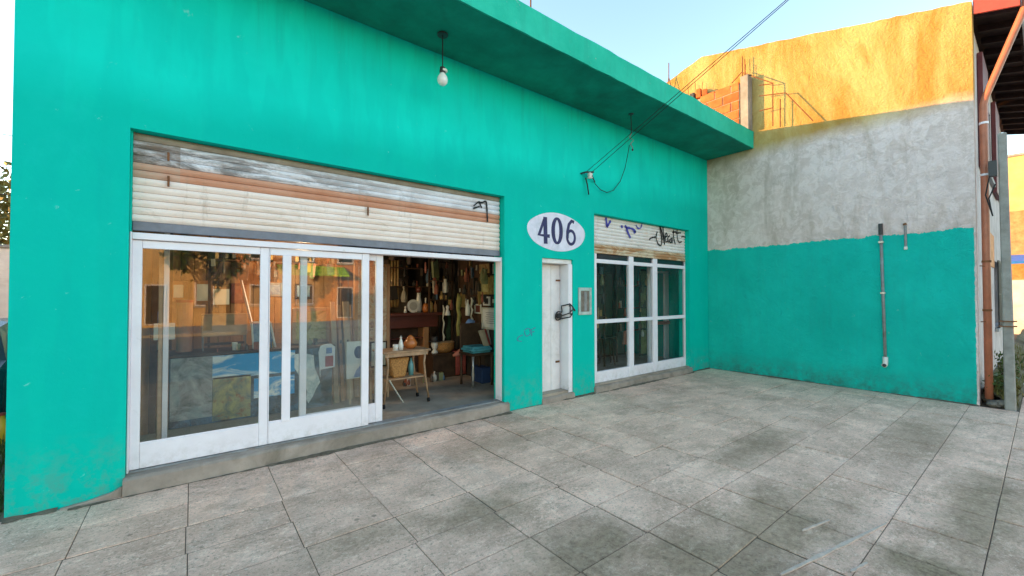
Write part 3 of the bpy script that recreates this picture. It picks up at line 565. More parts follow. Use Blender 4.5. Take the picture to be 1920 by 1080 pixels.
# --- spray tags
def tagline(strokes, zoom, parent, name, mat, y, wd):
    for st in strokes:
        mb = MB(); p = [pz(zoom[0] + a / zoom[2], zoom[1] + b / zoom[2], y) for a, b in st]; sm = []
        for i in range(len(p) - 1):                       # smooth the stroke
            p0, p1, p2, p3 = p[max(0, i-1)], p[i], p[i+1], p[min(len(p)-1, i+2)]
            for k in range(4):
                t = k / 4; sm.append(tuple(0.5 * ((2*p1[d]) + (-p0[d]+p2[d])*t + (2*p0[d]-5*p1[d]+4*p2[d]-p3[d])*t*t + (-p0[d]+3*p1[d]-3*p2[d]+p3[d])*t**3) for d in (0, 1)))
        sm.append(p[-1]); mb.ribbon(sm, [wd * random.uniform(.7, 1.2) for _ in sm], y - 0.003, y); mb.build(name, mat, parent)
ZQ = (1100, 390, 6.352); ys = 0.084
tagline([[(228,112),(236,170),(240,228)],[(240,228),(262,190),(286,150)]], ZQ, s2, 'graffiti_stroke', 'violet_spray', ys, 0.045)
tagline([[(470,228),(490,290),(522,356)],[(478,236),(530,244),(562,262),(586,285)],[(455,215),(480,232)],[(415,205),(424,238)],[(560,292),(586,284)]], ZQ, s2, 'graffiti_stroke', 'violet_spray', ys, 0.045)
tagline([[(588,205),(610,240),(645,234),(660,180)]], ZQ, s2, 'graffiti_stroke', 'violet_spray', ys, 0.028)
tagline([[(742,376),(780,352),(820,346)],[(842,282),(828,340),(848,420),(880,448),(896,400),(884,300),(868,205)],[(868,205),(900,300),(928,436)],[(928,436),(918,330),(908,222)],[(930,350),(958,330),(950,300),(934,330),(944,400),(966,396)],[(990,330),(968,350),(972,400),(990,400)],[(1012,360),(990,380),(996,410),(1014,400),(1016,350),(1020,420)],[(1034,262),(1038,360),(1056,432)],[(1020,290),(1066,284)],[(1076,250),(1080,350),(1100,410),(1130,400)],[(1062,300),(1120,296)],[(1128,345),(1150,340),(1176,352)]], ZQ, s2, 'graffiti_tag', 'black_spray', ys, 0.028)
tagline([[(888,386),(897,379),(904,380),(911,378),(913,394),(914,416)],[(887,391),(899,387)],[(898,377),(903,390)]], (0, 0, 1), s1, 'graffiti_stroke', 'black_spray', ys, 0.022)
tagline([[(980,628),(972,632),(970,638),(978,640)],[(984,618),(992,616),(994,626),(986,630),(983,620)],[(996,617),(997,630)],[(996,618),(1004,614)],[(997,623),(1002,621)]], (0, 0, 1), shop, 'marker_scribble', 'violet_marker', -0.001, 0.012)

# ================================================================ NEIGHBOUR'S HOUSE ON THE RIGHT
nb = thing('gabled_house', 'two-storey house with rough grey gable wall, teal band below and red gutter', 'house', (12.6, 0, 0))
HX0, HX1, HY = 8.9, 16.6, -3.9
gab = [(HY, -0.1), (4.1, -0.1), (4.1, 5.86), (0.1, 6.87), (HY, 5.86)]
# finely gridded gable face so that the top edge is slightly broken
mb = MB(); ys_ = [HY + (4.1 - HY) * i / 80 for i in range(81)]
top = lambda y: (6.87 - abs(y - 0.1) * 0.2545) + random.uniform(-.012, .006)
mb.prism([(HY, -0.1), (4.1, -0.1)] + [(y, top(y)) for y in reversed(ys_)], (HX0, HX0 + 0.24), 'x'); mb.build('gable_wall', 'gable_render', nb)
fw = wall_grid(HX0 + 0.242, HX1, -0.1, 5.5, [(12.2, 14.6, 0.95, 2.25), (10.7, 12.0, 3.7, 5.0), (13.4, 14.8, 3.7, 5.0)], HY + 0.002, HY + 0.24).build('front_wall', 'pale_render', nb)
B('upper_band', 'maroon_paint', fw, 9.5, 10.5, HY - 0.06, HY - 0.002, 3.55, 5.3); B('upper_band', 'maroon_paint', fw, 12.15, 13.25, HY - 0.06, HY - 0.002, 3.55, 5.3)
for x0, x1, z0, z1 in ((12.2, 14.6, 0.95, 2.25), (10.7, 12.0, 3.7, 5.0), (13.4, 14.8, 3.7, 5.0)):
    wn = B('window', 'dark_glass', nb, x0 + .002, x1 - .002, HY + 0.12, HY + 0.13, z0 + .002, z1 - .002, 0)
    B('sill', 'concrete', wn, x0 - 0.05, x1 + 0.05, HY - 0.05, HY - 0.001, z0 - 0.07, z0 - 0.005)
    if z0 < 2:
        for k in range(13): MB().tube([(x0 + 0.06 + k * 0.19, HY - 0.05, z0), (x0 + 0.06 + k * 0.19, HY - 0.05, z1)], 0.014, 6).build('window_bar', 'black_metal', wn)
        for z in (z0 + 0.02, (z0 + z1) / 2, z1 - 0.02): B('grille_rail', 'black_metal', wn, x0, x1, HY - 0.058, HY - 0.042, z - 0.015, z + 0.015, 0)
B('brick_patch', 'brick_far', fw, 11.2, 12.1, HY - 0.012, HY - 0.001, 2.1, 2.7, 0); B('brick_patch', 'brick_far', fw, 9.9, 10.7, HY - 0.01, HY - 0.001, 2.3, 2.95, 0)
B('side_wall', 'pale_render', nb, HX1 - 0.24, HX1, HY + 0.242, 4.1, -0.1, 5.5); B('back_wall', 'pale_render', nb, HX0 + 0.242, HX1 - 0.242, 3.86, 4.1, -0.1, 5.5)
# roof: two pitched slabs, boarded eaves over the street
ridge = (0.1, 6.90)
def slope_slab(ya, yb, x0, x1, dz0, dz1):
    f = lambda y: ridge[1] - abs(y - ridge[0]) * 0.2545
    return MB().prism([(ya, f(ya) + dz0), (yb, f(yb) + dz0), (yb, f(yb) + dz1), (ya, f(ya) + dz1)], (x0, x1), 'x')
EY = -4.34
rf = slope_slab(EY, 0.1, HX0 + 0.243, HX1 + 0.1, -0.027, 0.0).build('roof', 'roof_tile', nb); slope_slab(0.1, 4.4, HX0 + 0.243, HX1 + 0.1, -0.027, 0.0).build('roof_slope', 'roof_tile', rf)
slope_slab(EY, HY + 0.3, HX0 + 0.25, HX1 + 0.1, -0.06, -0.03).build('eaves_boarding', 'soffit_wood', rf)
rm = shape_mesh(slope_slab(EY + 0.03, HY - 0.005, -0.035, 0.035, -0.16, -0.062), 'rafter', 'soffit_wood')
for k in range(15): piece('rafter', rm, rf, (HX0 + 0.35 + k * 0.52, 0, 0))
zE = ridge[1] - abs(EY - ridge[0]) * 0.2545
B('fascia_board', 'white_render', rf, HX0 + 0.25, HX1 + 0.1, EY - 0.022, EY - 0.002, zE - 0.20, zE + 0.03)
slope_slab(EY, HY - 0.01, HX0 + 0.02, HX0 + 0.055, -0.22, 0.06).build('barge_board', 'red_paint', rf)
mb = MB(); pr = [(EY - 0.025 - 0.065 + 0.065 * math.cos(a), zE - 0.03 + 0.065 * math.sin(a)) for a in [math.pi * (1 + k / 8) for k in range(9)]]
mb.prism(pr + [(a * 1.0 + (0.008 if a < EY - 0.09 else -0.008), b + 0.004) for a, b in reversed(pr)], (HX0 - 0.02, HX1 + 0.1), 'x'); mb.build('gutter', 'red_paint', rf, smooth=False)
# downpipe: swan neck from the gutter back to the corner
A = Vector((9.03, EY - 0.06, zE - 0.10)); q0 = Vector((9.03, -3.985, 4.33))
dp = MB().tube([A + Vector((0, 0, 0.04)), A, A + Vector((0, 0.012, -0.10)), q0 + Vector((0, -0.02, 0.10)), q0, q0 - Vector((0, 0, 0.12)), (9.03, -3.985, 2.2), (9.035, -3.985, 0.1)], 0.042, 12).build('downpipe', 'copper_paint', nb, smooth=True)
for z in (4.05, 3.3, 2.05, 1.35): MB().tube([(9.03, -3.985, z), (9.03, -3.985, z + 0.03)], 0.048, 12).build('pipe_clamp', 'white_paint' if z > 3 else 'rust', dp)
MB().tube([(9.03, -3.985, 2.0), (8.93, -3.93, 2.0)], 0.008, 6).build('pipe_bracket', 'rust', dp); MB().tube([(9.03, -3.985, 1.2), (8.93, -3.93, 1.2)], 0.008, 6).build('pipe_bracket', 'rust', dp)

# ================================================================ ON THE SHOP'S ROOF
bp = thing('brick_parapet', 'unfinished orange hollow-brick parapet with concrete corner pillar on the shop roof', 'wall', (8.75, 0, 4.8))
core = B('mortar_core', 'mortar', bp, 8.72, 8.865, -0.76, 0.9, 4.785, 5.86, 0)
B('pillar', 'post_concrete', bp, 8.70, 8.885, -0.935, -0.785, 4.885, 5.98, 0.006)
bk = shape_mesh(MB().box(-0.085, 0.083, -0.155, 0.155, 0, 0.172), 'brick', 'hollow_brick', 0.006)
hb = shape_mesh(MB().box(-0.085, 0.083, -0.072, 0.072, 0, 0.172), 'brick', 'hollow_brick', 0.006)
for row in range(6):
    z = 4.79 + row * 0.187; y = -0.755 + (0.16 if row % 2 else 0); last = 0.95 - row * 0.02 - (0.55 if row == 5 else 0)
    if row % 2: piece('brick', hb, bp, (8.79, -0.755 + 0.076, z))
    while y + 0.32 < last: piece('brick', bk, bp, (8.79 + random.uniform(-.006, .006), y + 0.16 + (0.003 if row % 2 else 0), z), (0, 0, R(random.uniform(-.8, .8)))); y += 0.325
for x, y, h in ((8.76, -0.86, 0.25), (8.83, -0.82, 0.4), (8.75, -0.8, 0.15)):
    MB().tube([(x, y, 5.9), (x + 0.01, y, 5.98 + h)], 0.007, 6).build('rebar', 'rust', bp)
def seg(px, py): q = PX(px, py, 8.76); return q
ib = thing('iron_roof_bracket', 'thin rusty iron bracket frame beside the brick parapet pillar, partly shadow lines built as bars', 'bracket', (8.76, -1.3, 4.87))
frame_lines = [[(1392, 150), (1392, 106)], [(1392, 136), (1449, 156)], [(1392, 134), (1372, 156)], [(1449, 156), (1449, 236)], [(1424, 180), (1473, 174)], [(1473, 174), (1524, 226)], [(1424, 208), (1449, 202)], [(1463, 186), (1463, 238)], [(1424, 160), (1449, 157)]]  # bracket bars, partly shadow lines on the wall built as iron
for a, b in frame_lines: MB().tube([seg(*a), seg(*b)], 0.010, 6).build('iron_shadow_bar', 'rust', ib)
def stub(name, label, px, base_y, pytop, pybase, lines):
    o = PY(px, pybase, base_y); t = thing(name, label, 'rebar', (o.x, o.y, ZS + 0.34))
    for a, b in lines: MB().tube([PY(*a, base_y), PY(*b, base_y)], 0.010, 6).build('bar', 'rust', t)
    return t
stub('rebar_stub', 'short iron stub standing on the canopy edge near the top of the picture', 995, -0.75, 0, 24, [((995, 34), (995, -8)), ((991, 20), (999, 20)), ((990, 12), (990, 30))])
tq = lambda px, py: PX(px, py, 8.79)
tr = thing('rebar_tripod', 'thin rusty rebar tripod standing at the far end of the brick parapet', 'rebar', (8.79, 0.85, 5.72))
for a, b in (((1254, 118), (1254, 150)), ((1254, 145), (1243, 216)), ((1254, 145), (1272, 216)), ((1248, 172), (1262, 174))): MB().tube([tq(*a), tq(*b)], 0.010, 6).build('bar', 'rust', tr)
fb = thing('roof_scrap', 'broken brick pieces and bent iron lying on top of the brick parapet', 'rubble', (8.79, 0.2, 5.9))
for k, (px, py, h) in enumerate(((1300, 187, 0.16), (1311, 190, 0.2), (1322, 196, 0.14))):
    q = PX(px, py, 8.79); zb2 = 5.905; MB().obox((q.x, q.y, zb2 + h / 2), (0.13, 0.1, h), (0, 0, k * .2)).build('brick_piece', 'hollow_brick' if k else 'black_metal', fb, bevel=0.012)
    MB().tube([(q.x - 0.03, q.y + 0.08, zb2 - 0.05), (q.x - 0.05, q.y + 0.1 - 0.04 * k, zb2 + 0.4 - k * 0.04)], 0.006, 5).build('bent_rod', 'rust', fb)

# ================================================================ LAMP, CABLES AND BRACKETS
def hang(px, py0): q = PZ(px, py0, ZS); return q
q = PZ(830, 62, ZS); zb_ = PY(835, 150, q.y).z
bl = thing('hanging_bulb', 'bare white light bulb hanging on a cord from the canopy', 'lamp', (q.x, q.y, zb_ - 0.07))
MB().lathe([(0.06, -0.03), (0.06, -0.012), (0.03, -0.001)], (q.x, q.y, ZS), 14).build('ceiling_rose', 'black_metal', bl)
MB().tube([(q.x, q.y, ZS - 0.02), (q.x, q.y, zb_ + 0.13)], 0.006, 6).build('cord', 'cable_black', bl)
MB().lathe([(0.012, 0.14), (0.03, 0.13), (0.034, 0.075), (0.03, 0.062)][::-1], (q.x, q.y, zb_), 12).build('socket', 'black_metal', bl, smooth=True)
MB().lathe([(0.036, 0.095), (0.040, 0.08), (0.036, 0.068)][::-1], (q.x + 0.016, q.y - 0.004, zb_ + 0.015), 12).build('socket_ring', 'porcelain', bl, smooth=True)
MB().lathe([(0.004, -0.075), (0.03, -0.068), (0.052, -0.045), (0.06, -0.01), (0.052, 0.025), (0.034, 0.05), (0.028, 0.066)], (q.x, q.y, zb_), 18).build('bulb', 'bulb_glass', bl, smooth=True)
q = PZ(1183, 213, ZS); h = lambda px, py: PY(px, py, q.y)
hk = thing('cable_drop', 'loose cord fitting hanging from the canopy above the narrow window', 'cable', (q.x, q.y, 3.9))
MB().lathe([(0.035, -0.02), (0.045, -0.001)], (q.x, q.y, ZS), 12).build('ceiling_rose', 'black_metal', hk)
MB().tube([(q.x, q.y, ZS - 0.01), h(1184, 250)], 0.007, 6).build('cord', 'cable_black', hk); MB().tube([h(1184, 250), h(1180, 258), h(1188, 263), h(1182, 270), h(1186, 276), h(1186, 283)], 0.008, 6).build('twisted_end', 'grey_metal', hk)
a = h(1186, 281); MB().lathe([(0.004, -0.02), (0.016, -0.008), (0.014, 0.012), (0.004, 0.022)], a, 10).build('end_plug', 'black_metal', hk, smooth=True)
wb = PY(1097, 330, 0); ins = thing('cable_bracket', 'small iron cable bracket with porcelain insulator fixed high on the teal wall', 'bracket', (wb.x, 0, wb.z))
pw = lambda px, py, y=-0.05: PY(px, py, y)
MB().tube([(wb.x - 0.10, -0.001, wb.z + 0.02), (wb.x - 0.08, -0.07, wb.z + 0.03), (wb.x + 0.10, -0.09, wb.z + 0.06)], 0.014, 8).build('arm', 'black_metal', ins)
MB().lathe([(0.02, -0.05), (0.045, -0.04), (0.03, -0.01), (0.045, 0.02), (0.02, 0.05)], (wb.x + 0.02, -0.085, wb.z - 0.01), 12).build('insulator', 'porcelain', ins, smooth=True)
MB().tube([(wb.x + 0.08, -0.07, wb.z + 0.05), (wb.x + 0.12, -0.05, wb.z - 0.02), (wb.x + 0.2, -0.03, wb.z - 0.06), (wb.x + 0.22, -0.001, wb.z - 0.05)], 0.010, 6).build('arm', 'black_metal', ins)
MB().tube([pw(1098, 333), pw(1101, 345), pw(1104, 365)], 0.011, 6).build('tail_wire', 'cable_black', ins)
pole_y = -8.4
for k, (a, b) in enumerate((((1095, 326), (1474, 0)), ((1106, 326), (1476, 2)))):
    p0 = PY(a[0], a[1], -0.09); p1 = PY(b[0], b[1], -2.9 + 0.03 * k); d = p1 - p0; t = (pole_y - p0.y) / d.y; p2 = p0 + d * t; PEND = p2
    pts = [p0 + (p2 - p0) * (i / 24) for i in range(25)]
    tag(MB().tube(pts, 0.004, 6).build('service_cable', 'cable_black', loc=p0), ['black service cable, upper of the pair rising from the wall bracket over the fascia', 'black service cable, lower of the pair rising from the wall bracket over the fascia'][k], 'cable', 'service cables to the shop')
lp = [pw(1112, 332), pw(1116, 345), pw(1126, 356), pw(1138, 361), pw(1150, 357), pw(1163, 340), pw(1172, 315), pw(1178, 285, -0.25), pw(1180, 272, -0.33)]
tag(MB().tube(lp, 0.006, 6).build('slack_cable', 'cable_black', loc=lp[0]), 'thin cable hanging in a loose loop against the teal wall above the narrow window', 'cable')
# street pole the service cables run to
up = thing('utility_pole', 'wooden utility pole across the kerb holding the shop service cables', 'utility pole', (PEND.x, pole_y - 0.12, -0.13))
MB().tube([(PEND.x, pole_y - 0.12, -0.14), (PEND.x, pole_y - 0.12, PEND.z + 0.6)], [0.13, 0.09], 12).build('post', 'bark', up); B('crossarm', 'wood_dark', up, PEND.x - 0.8, PEND.x + 0.8, pole_y - 0.03, pole_y + 0.05, PEND.z - 0.1, PEND.z)
# ================================================================ PIPE ON THE GABLE WALL
def xw(px, py, d=0.03): return PX(px, py, 8.9 - d)
p = xw(1651, 424); q = xw(1660, 676)
pp = thing('wall_pipe', 'thin grey conduit pipe with white elbow running down the teal gable wall', 'pipe', (8.87, q.y, q.z))
MB().tube([(8.872, p.y, p.z), (8.872, q.y, q.z)], 0.020, 10).build('conduit', 'grey_metal', pp, smooth=True)
MB().tube([(8.872, p.y, p.z - 0.14), (8.872, p.y, p.z + 0.04)], 0.028, 10).build('sleeve', 'black_metal', pp)
MB().tube([(8.872, q.y, q.z + 0.06), (8.872, q.y, q.z - 0.03), (8.855, q.y, q.z - 0.06), (8.80, q.y, q.z - 0.07)], 0.034, 12).build('elbow', 'porcelain', pp, smooth=True)
MB().tube([(8.81, q.y, q.z - 0.07), (8.79, q.y, q.z - 0.07)], 0.026, 12).build('open_end', 'black_metal', pp)
for f in (0.12, 0.5): y = p.y + (q.y - p.y) * f; z = p.z + (q.z - p.z) * f; B('pipe_clip', 'chrome_old', pp, 8.846, 8.899, y - 0.03, y + 0.03, z - 0.015, z + 0.015, 0.002)
p = xw(1697, 422); q = xw(1698, 462)
ps = thing('wall_stub', 'short rusty iron stub with white cap on the gable wall beside the conduit', 'pipe', (8.88, q.y, q.z))
MB().tube([(8.882, p.y, p.z), (8.882, q.y, q.z)], 0.016, 8).build('stub_pipe', 'grey_metal', ps); B('cap', 'porcelain', ps, 8.865, 8.899, q.y - 0.02, q.y + 0.02, q.z - 0.05, q.z - 0.001, 0.006)
MB().tube([(8.885, p.y, p.z), (8.885, p.y + 0.01, p.z + 0.03)], 0.022, 8).build('stub_head', 'rust', ps)

# ================================================================ RIGHT EDGE: POST, RUBBLE, GREENERY, FAR STREET
def leaves(n, fn, size, seed=1, flat=0.0):
    rnd = random.Random(seed); mb = MB()
    for k in range(n):
        c = Vector(fn(rnd)); s_ = size * rnd.uniform(.6, 1.4); a = Vector((rnd.gauss(0,1), rnd.gauss(0,1), rnd.gauss(0,1) * (1 - flat))).normalized(); b = a.cross(Vector((rnd.gauss(0,1), rnd.gauss(0,1), rnd.gauss(0,1)))).normalized()
        mb.add([c - a * s_, c + b * s_ * .4, c + a * s_, c - b * s_ * .4], [(0, 1, 2, 3)])
    return mb
def blades(n, fn, hgt, wdt, seed):
    rnd = random.Random(seed); mb = MB()
    for k in range(n):
        c = Vector(fn(rnd)); h = hgt * rnd.uniform(.5, 1.3); a = rnd.uniform(0, 6.28); ln = Vector((math.cos(a), math.sin(a), 0)); sd = Vector((-ln.y, ln.x, 0)) * wdt
        m1 = c + Vector((0, 0, h * .6)) + ln * h * .15; tp = c + Vector((0, 0, h)) + ln * h * rnd.uniform(.3, .6)
        mb.add([c - sd, c + sd, m1 + sd * .7, m1 - sd * .7, tp], [(0, 1, 2, 3), (3, 2, 4)])
    return mb
b0 = PZ(1895, 768, 0.0); t0 = Vector((b0.x - 0.02, 0, 0)); tp = PX(1879, 250, b0.x)
cp = thing('concrete_post', 'weathered leaning concrete post standing at the end of the gable wall', 'post', (b0.x, b0.y, 0))
mb = MB(); w0, w1 = 0.052, 0.042
mb.add([(b0.x + a * w0, b0.y + b * w0, -0.03) for a, b in ((-1,-1),(1,-1),(1,1),(-1,1))] + [(tp.x + a * w1, tp.y + b * w1, tp.z) for a, b in ((-1,-1),(1,-1),(1,1),(-1,1))], [(0,3,2,1),(4,5,6,7),(0,1,5,4),(1,2,6,5),(2,3,7,6),(3,0,4,7)])
mb.build('shaft', 'post_concrete', cp, bevel=0.012)
for z, s_ in ((1.15, 0.09), (1.22, 0.085)): MB().obox((b0.x, b0.y + (tp.y - b0.y) * z / tp.z, z), (0.16, 0.16, 0.012)).build('wire_tie', 'rust', cp)
B('junction_box', 'black_metal', cp, tp.x - 0.10, tp.x - 0.02, tp.y + 0.05, tp.y + 0.13, tp.z - 0.6, tp.z - 0.38)
MB().tube([(tp.x - 0.10, tp.y + 0.12, tp.z - 0.6), (tp.x - 0.08, tp.y + 0.16, tp.z - 0.85), (tp.x - 0.02, tp.y + 0.10, tp.z - 1.15), (tp.x - 0.06, tp.y + 0.13, tp.z - 0.9), (tp.x - 0.01, tp.y + 0.07, tp.z - 0.7)], 0.008, 6).build('loose_wire', 'cable_black', cp)
rnd = random.Random(4)
stone_lab = ['largest grey rubble stone at the foot of the gable corner', 'flat grey rubble stone leaning on the earth by the gable corner', 'small dark rubble stone beside the concrete post', 'pale rubble stone lying in front of the downpipe', 'mossy rubble stone between the gable corner and the post', 'broken rubble lump near the pavement edge by the post', 'small round rubble stone under the weeds by the post']
for k in range(7):
    c = PZ(1843 + k * 7 + rnd.uniform(-2, 2), 742 + rnd.uniform(-2, 16), 0.06); s_ = (0.11, 0.09, 0.05, 0.07, 0.06, 0.08, 0.045)[k]
    c.x = max(c.x, 9.0); mb = MB(); bmx = bmesh.new(); bmesh.ops.create_icosphere(bmx, subdivisions=2, radius=1)
    for v in bmx.verts: v.co = Vector((v.co.x * s_ * 1.3, v.co.y * s_, v.co.z * s_ * .75)) * (1 + rnd.uniform(-.22, .22))
    mb.add([v.co + Vector((c.x, c.y, 0.01 + s_ * .5)) for v in bmx.verts], [tuple(v.index for v in f.verts) for f in bmx.faces]); bmx.free()
    tag(mb.build('rubble_stone', 'stone', loc=(c.x, c.y, 0)), stone_lab[k], 'stone', 'rubble by the gable corner')
struct(blades(900, lambda r: (lambda x, y: (x, y, hz(x, y) - 0.02))(9.05 + r.random() ** 2 * 9, -4.24 + 0.3 * r.random()), 0.16, 0.005, 3).build('verge_grass', 'leaf_olive'), 'stuff')
def weed(name, label, c, hgt, n, seed, mat='leaf'):
    t = thing(name, label, 'plant', c); c = Vector(c); rnd = random.Random(seed)
    for k in range(4):
        e = c + Vector((rnd.uniform(-.1, .1), rnd.uniform(-.1, .1), hgt * rnd.uniform(.6, 1))); MB().tube([c, (c + e) / 2 + Vector((rnd.uniform(-.03, .03), 0, 0)), e], [0.006, 0.005, 0.003], 5).build('stem', 'bark', t)
    struct(leaves(n, lambda r: (c.x + r.gauss(0, .09), c.y + r.gauss(0, .07), c.z + hgt * (0.15 + .85 * r.random())), 0.035, seed).build('foliage', mat, t), 'stuff')
weed('weed_clump', 'low leafy weed growing at the foot of the red downpipe', (9.2, -4.08, 0.12), 0.32, 220, 5)
weed('weed_clump', 'yellowish dry weed right beside the leaning concrete post', (9.42, -4.12, 0.1), 0.28, 200, 6, 'leaf_dry')
weed('weed_clump', 'tall green weed under the barred ground floor window', (10.6, -4.08, 0.15), 0.5, 260, 8)
# far street to the right
def far_house(name, label, x0, x1, y0, y1, h, mat, low=None, seed=1, face='-x', roof='flat', wins=3, lowh=0):
    t = thing(name, label, 'house', ((x0+x1)/2, (y0+y1)/2, 0)); B('wall', mat, t, x0, x1, y0, y1, -0.16, h, 0.02)
    if low: B('lower_wall', low, t, x0 - 0.02, x1 + 0.02, y0 - 0.02, y1 + 0.02, -0.16, lowh, 0.01)
    B('coping', 'concrete', t, x0 - 0.06, x1 + 0.06, y0 - 0.06, y1 + 0.06, h + 0.002, h + 0.12, 0.02)
    if roof == 'gable':
        mb = MB(); ym = (y0+y1)/2; mb.prism([(y0 - 0.4, h + 0.125), (y1 + 0.4, h + 0.125), (ym, h + 1.7)], (x0 - 0.3, x1 + 0.3), 'x'); mb.build('roof', 'roof_tile', t)
    step = (x1 - x0) / wins
    for st in range(1 if h < 4.6 else 2):
        for k in range(wins):
            a = x0 + step * (k + 0.3); b = x0 + step * (k + 0.72); z0 = 1.0 + st * 2.75; z1 = z0 + 1.25
            if st == 0 and k == wins // 2: z0 = 0.02; z1 = 2.15
            for yy, sg_ in (((y1, 1),) if face == '+y' else ((y0, -1),)):
                ya, yb = sorted((yy + sg_ * 0.024, yy + sg_ * 0.06)); f = B('door' if z0 < 0.5 else 'window', 'white_paint', t, a, b, ya, yb, z0, z1, 0.005)
                ya, yb = sorted((yy + sg_ * 0.062, yy + sg_ * 0.07)); B('pane' if z0 > 0.5 else 'door_panel', 'dark_glass' if z0 > 0.5 else 'wood_dark', f, a + 0.07, b - 0.07, ya, yb, z0 + 0.07, z1 - 0.07, 0)
                if z0 > 0.5: ya, yb = sorted((yy + sg_ * 0.024, yy + sg_ * 0.14)); B('sill', 'concrete', f, a - 0.08, b + 0.08, ya, yb, z0 - 0.1, z0 - 0.01, 0.005)
    return t
far_house('corner_house', 'sunlit orange house with bare brick ground floor at the far right edge', 31, 40, -9.5 + 5.0, 3.0, 8.2, 'ochre_render', 'brick_far', 3, lowh=5.6)
aw = thing('blue_awning', 'small bright blue awning on the house at the far right edge', 'awning', (27.5, -4.1, 3.0))
MB().prism([(26.4, 2.95), (30.97, 3.5), (30.97, 3.42), (26.4, 2.85)], (-4.9, -2.6)).build('canvas', 'blue_awning', aw)
for y in (-4.85, -2.65): MB().tube([(26.5, y, 2.86), (26.5, y, -0.16)], 0.03, 8).build('post', 'white_paint', aw)
B('side_panel', 'white_render', aw, 26.6, 26.66, -4.6, -2.9, -0.1, 2.2)
gb = thing('grey_meter_pillar', 'grey metal meter pillar on the verge at the far right edge', 'box', (20.5, -4.25, 0))
B('cabinet', 'grey_metal', gb, 20.4, 20.7, -4.36, -4.1, 0.4, 1.5, 0.02); B('plinth', 'concrete', gb, 20.38, 20.72, -4.37, -4.09, -0.1, 0.398, 0.01)

# ================================================================ LEFT EDGE: SIDE YARD
far_house('shade_house', 'plain rendered house added unseen left of the side yard to shade the pavement', -15.0, -4.6, 1.5, 11.0, 5.6, 'white_render', face='-y', wins=3)  # unseen house added to keep the low sun off the pavement
yw = thing('yard_wall', 'whitewashed yard wall closing the side yard left of the shop', 'wall', (-3.2, 14, 0))
B('wall', 'white_render', yw, -8.4, -1.03, 14.0, 14.2, -0.16, 2.95, 0.02); B('coping', 'concrete', yw, -8.45, -1.03, 13.95, 14.25, 2.952, 3.05, 0.02)
def tree(name, label, base, h, rx, n, seed, mat='leaf', sz=0.16, group=None):
    t = thing(name, label, 'tree', base, group); b = Vector(base); rnd = random.Random(seed)
    top = b + Vector((rnd.uniform(-.3, .3), rnd.uniform(-.3, .3), h * 0.55))
    MB().tube([b, b + Vector((.05, .03, h * .25)), top], [0.17, 0.13, 0.08], 9).build('trunk', 'bark', t)
    cl = []
    for k in range(9):
        a = rnd.uniform(0, 6.28); e = b + Vector((math.cos(a) * rx * rnd.uniform(.35, .8), math.sin(a) * rx * rnd.uniform(.35, .8), h * rnd.uniform(.55, .92))); s0 = b + (top - b) * rnd.uniform(.6, 1)
        MB().tube([s0, (s0 + e) / 2 + Vector((0, 0, .15)), e], [0.06, 0.04, 0.015], 6).build('limb', 'bark', t); cl.append((e, rx * rnd.uniform(.28, .5)))
    cl.append((b + Vector((0, 0, h * .85)), rx * .5))
    def fn(r):
        c, rad = cl[r.randrange(len(cl))]; d = Vector((r.gauss(0, 1), r.gauss(0, 1), r.gauss(0, .8))).normalized() * rad * r.random() ** 0.45; return c + d
    struct(leaves(n, fn, sz, seed).build('crown', mat, t), 'stuff'); return t
tree('yard_tree', 'leafy tree glowing in the low sun beyond the yard wall at the left edge', (-4.2, 16.5, -0.16), 5.4, 2.4, 2600, 11, 'leaf_olive', 0.16)
# parked car seen past the shop's left edge
car = thing('parked_car', 'dark car with white and red tail parked in the yard at the left edge', 'car', (-2.62, 5.0, -0.16))
def car_body():
    prof = [(2.95, 0.16), (2.88, 0.45), (2.92, 0.72), (3.05, 0.86), (3.35, 0.95), (3.6, 1.36), (3.95, 1.42), (5.1, 1.40), (5.75, 0.98), (6.75, 0.86), (6.95, 0.6), (6.95, 0.22), (6.75, 0.14), (3.2, 0.12)]
    mb = MB(); lay = [(-3.47, .86), (-3.44, .96), (-3.30, 1.0), (-1.94, 1.0), (-1.80, .96), (-1.77, .86)]; n = len(prof)
    for x, k in lay:
        for y, z in prof: mb.v.append(Vector((x + (0.12 if z > 1.1 else 0) * (1 if x < -2.6 else -1), 4.95 + (y - 4.95) * (k if k < 1 else 1), -0.16 + 0.55 + (z - 0.55) * k)))
    for i in range(len(lay) - 1):
        for j in range(n): mb.f.append((i*n+j, i*n+(j+1)%n, (i+1)*n+(j+1)%n, (i+1)*n+j))
    mb.f += [tuple(range(n)), tuple((len(lay)-1)*n+k for k in range(n-1, -1, -1))]; return mb
car_body().build('body', 'car_paint', car, smooth=False, bevel=0.0)
for x in (-3.45, -1.93):
    for y in (3.75, 6.15):
        wh = MB().tube([(x, y, 0.15), (x + 0.2, y, 0.15)], 0.31, 20).build('wheel', 'rubber', car); xx = x - 0.004 if x < -3 else x + 0.204
        MB().tube([(xx - 0.004, y, 0.15), (xx + 0.004, y, 0.15)], 0.19, 16).build('rim', 'chrome_old', wh)
for x in (-3.36, -1.98): B('tail_light', 'car_red', car, x - 0.02, x + 0.18, 2.93, 3.02, 0.52, 0.68, 0.02)
B('bumper', 'car_white', car, -3.35, -1.80, 2.84, 2.93, 0.15, 0.36, 0.03); B('rear_band', 'car_white', car, -3.1, -2.0, 2.95, 3.0, 0.56, 0.66, 0.01)
MB().add([(-3.2, 3.38, 0.84), (-2.04, 3.38, 0.84), (-2.12, 3.585, 1.17), (-3.1, 3.585, 1.17)], [(0, 1, 2, 3)]).build('rear_window', 'dark_glass', car)
jp = PZ(7, 822, -0.1)
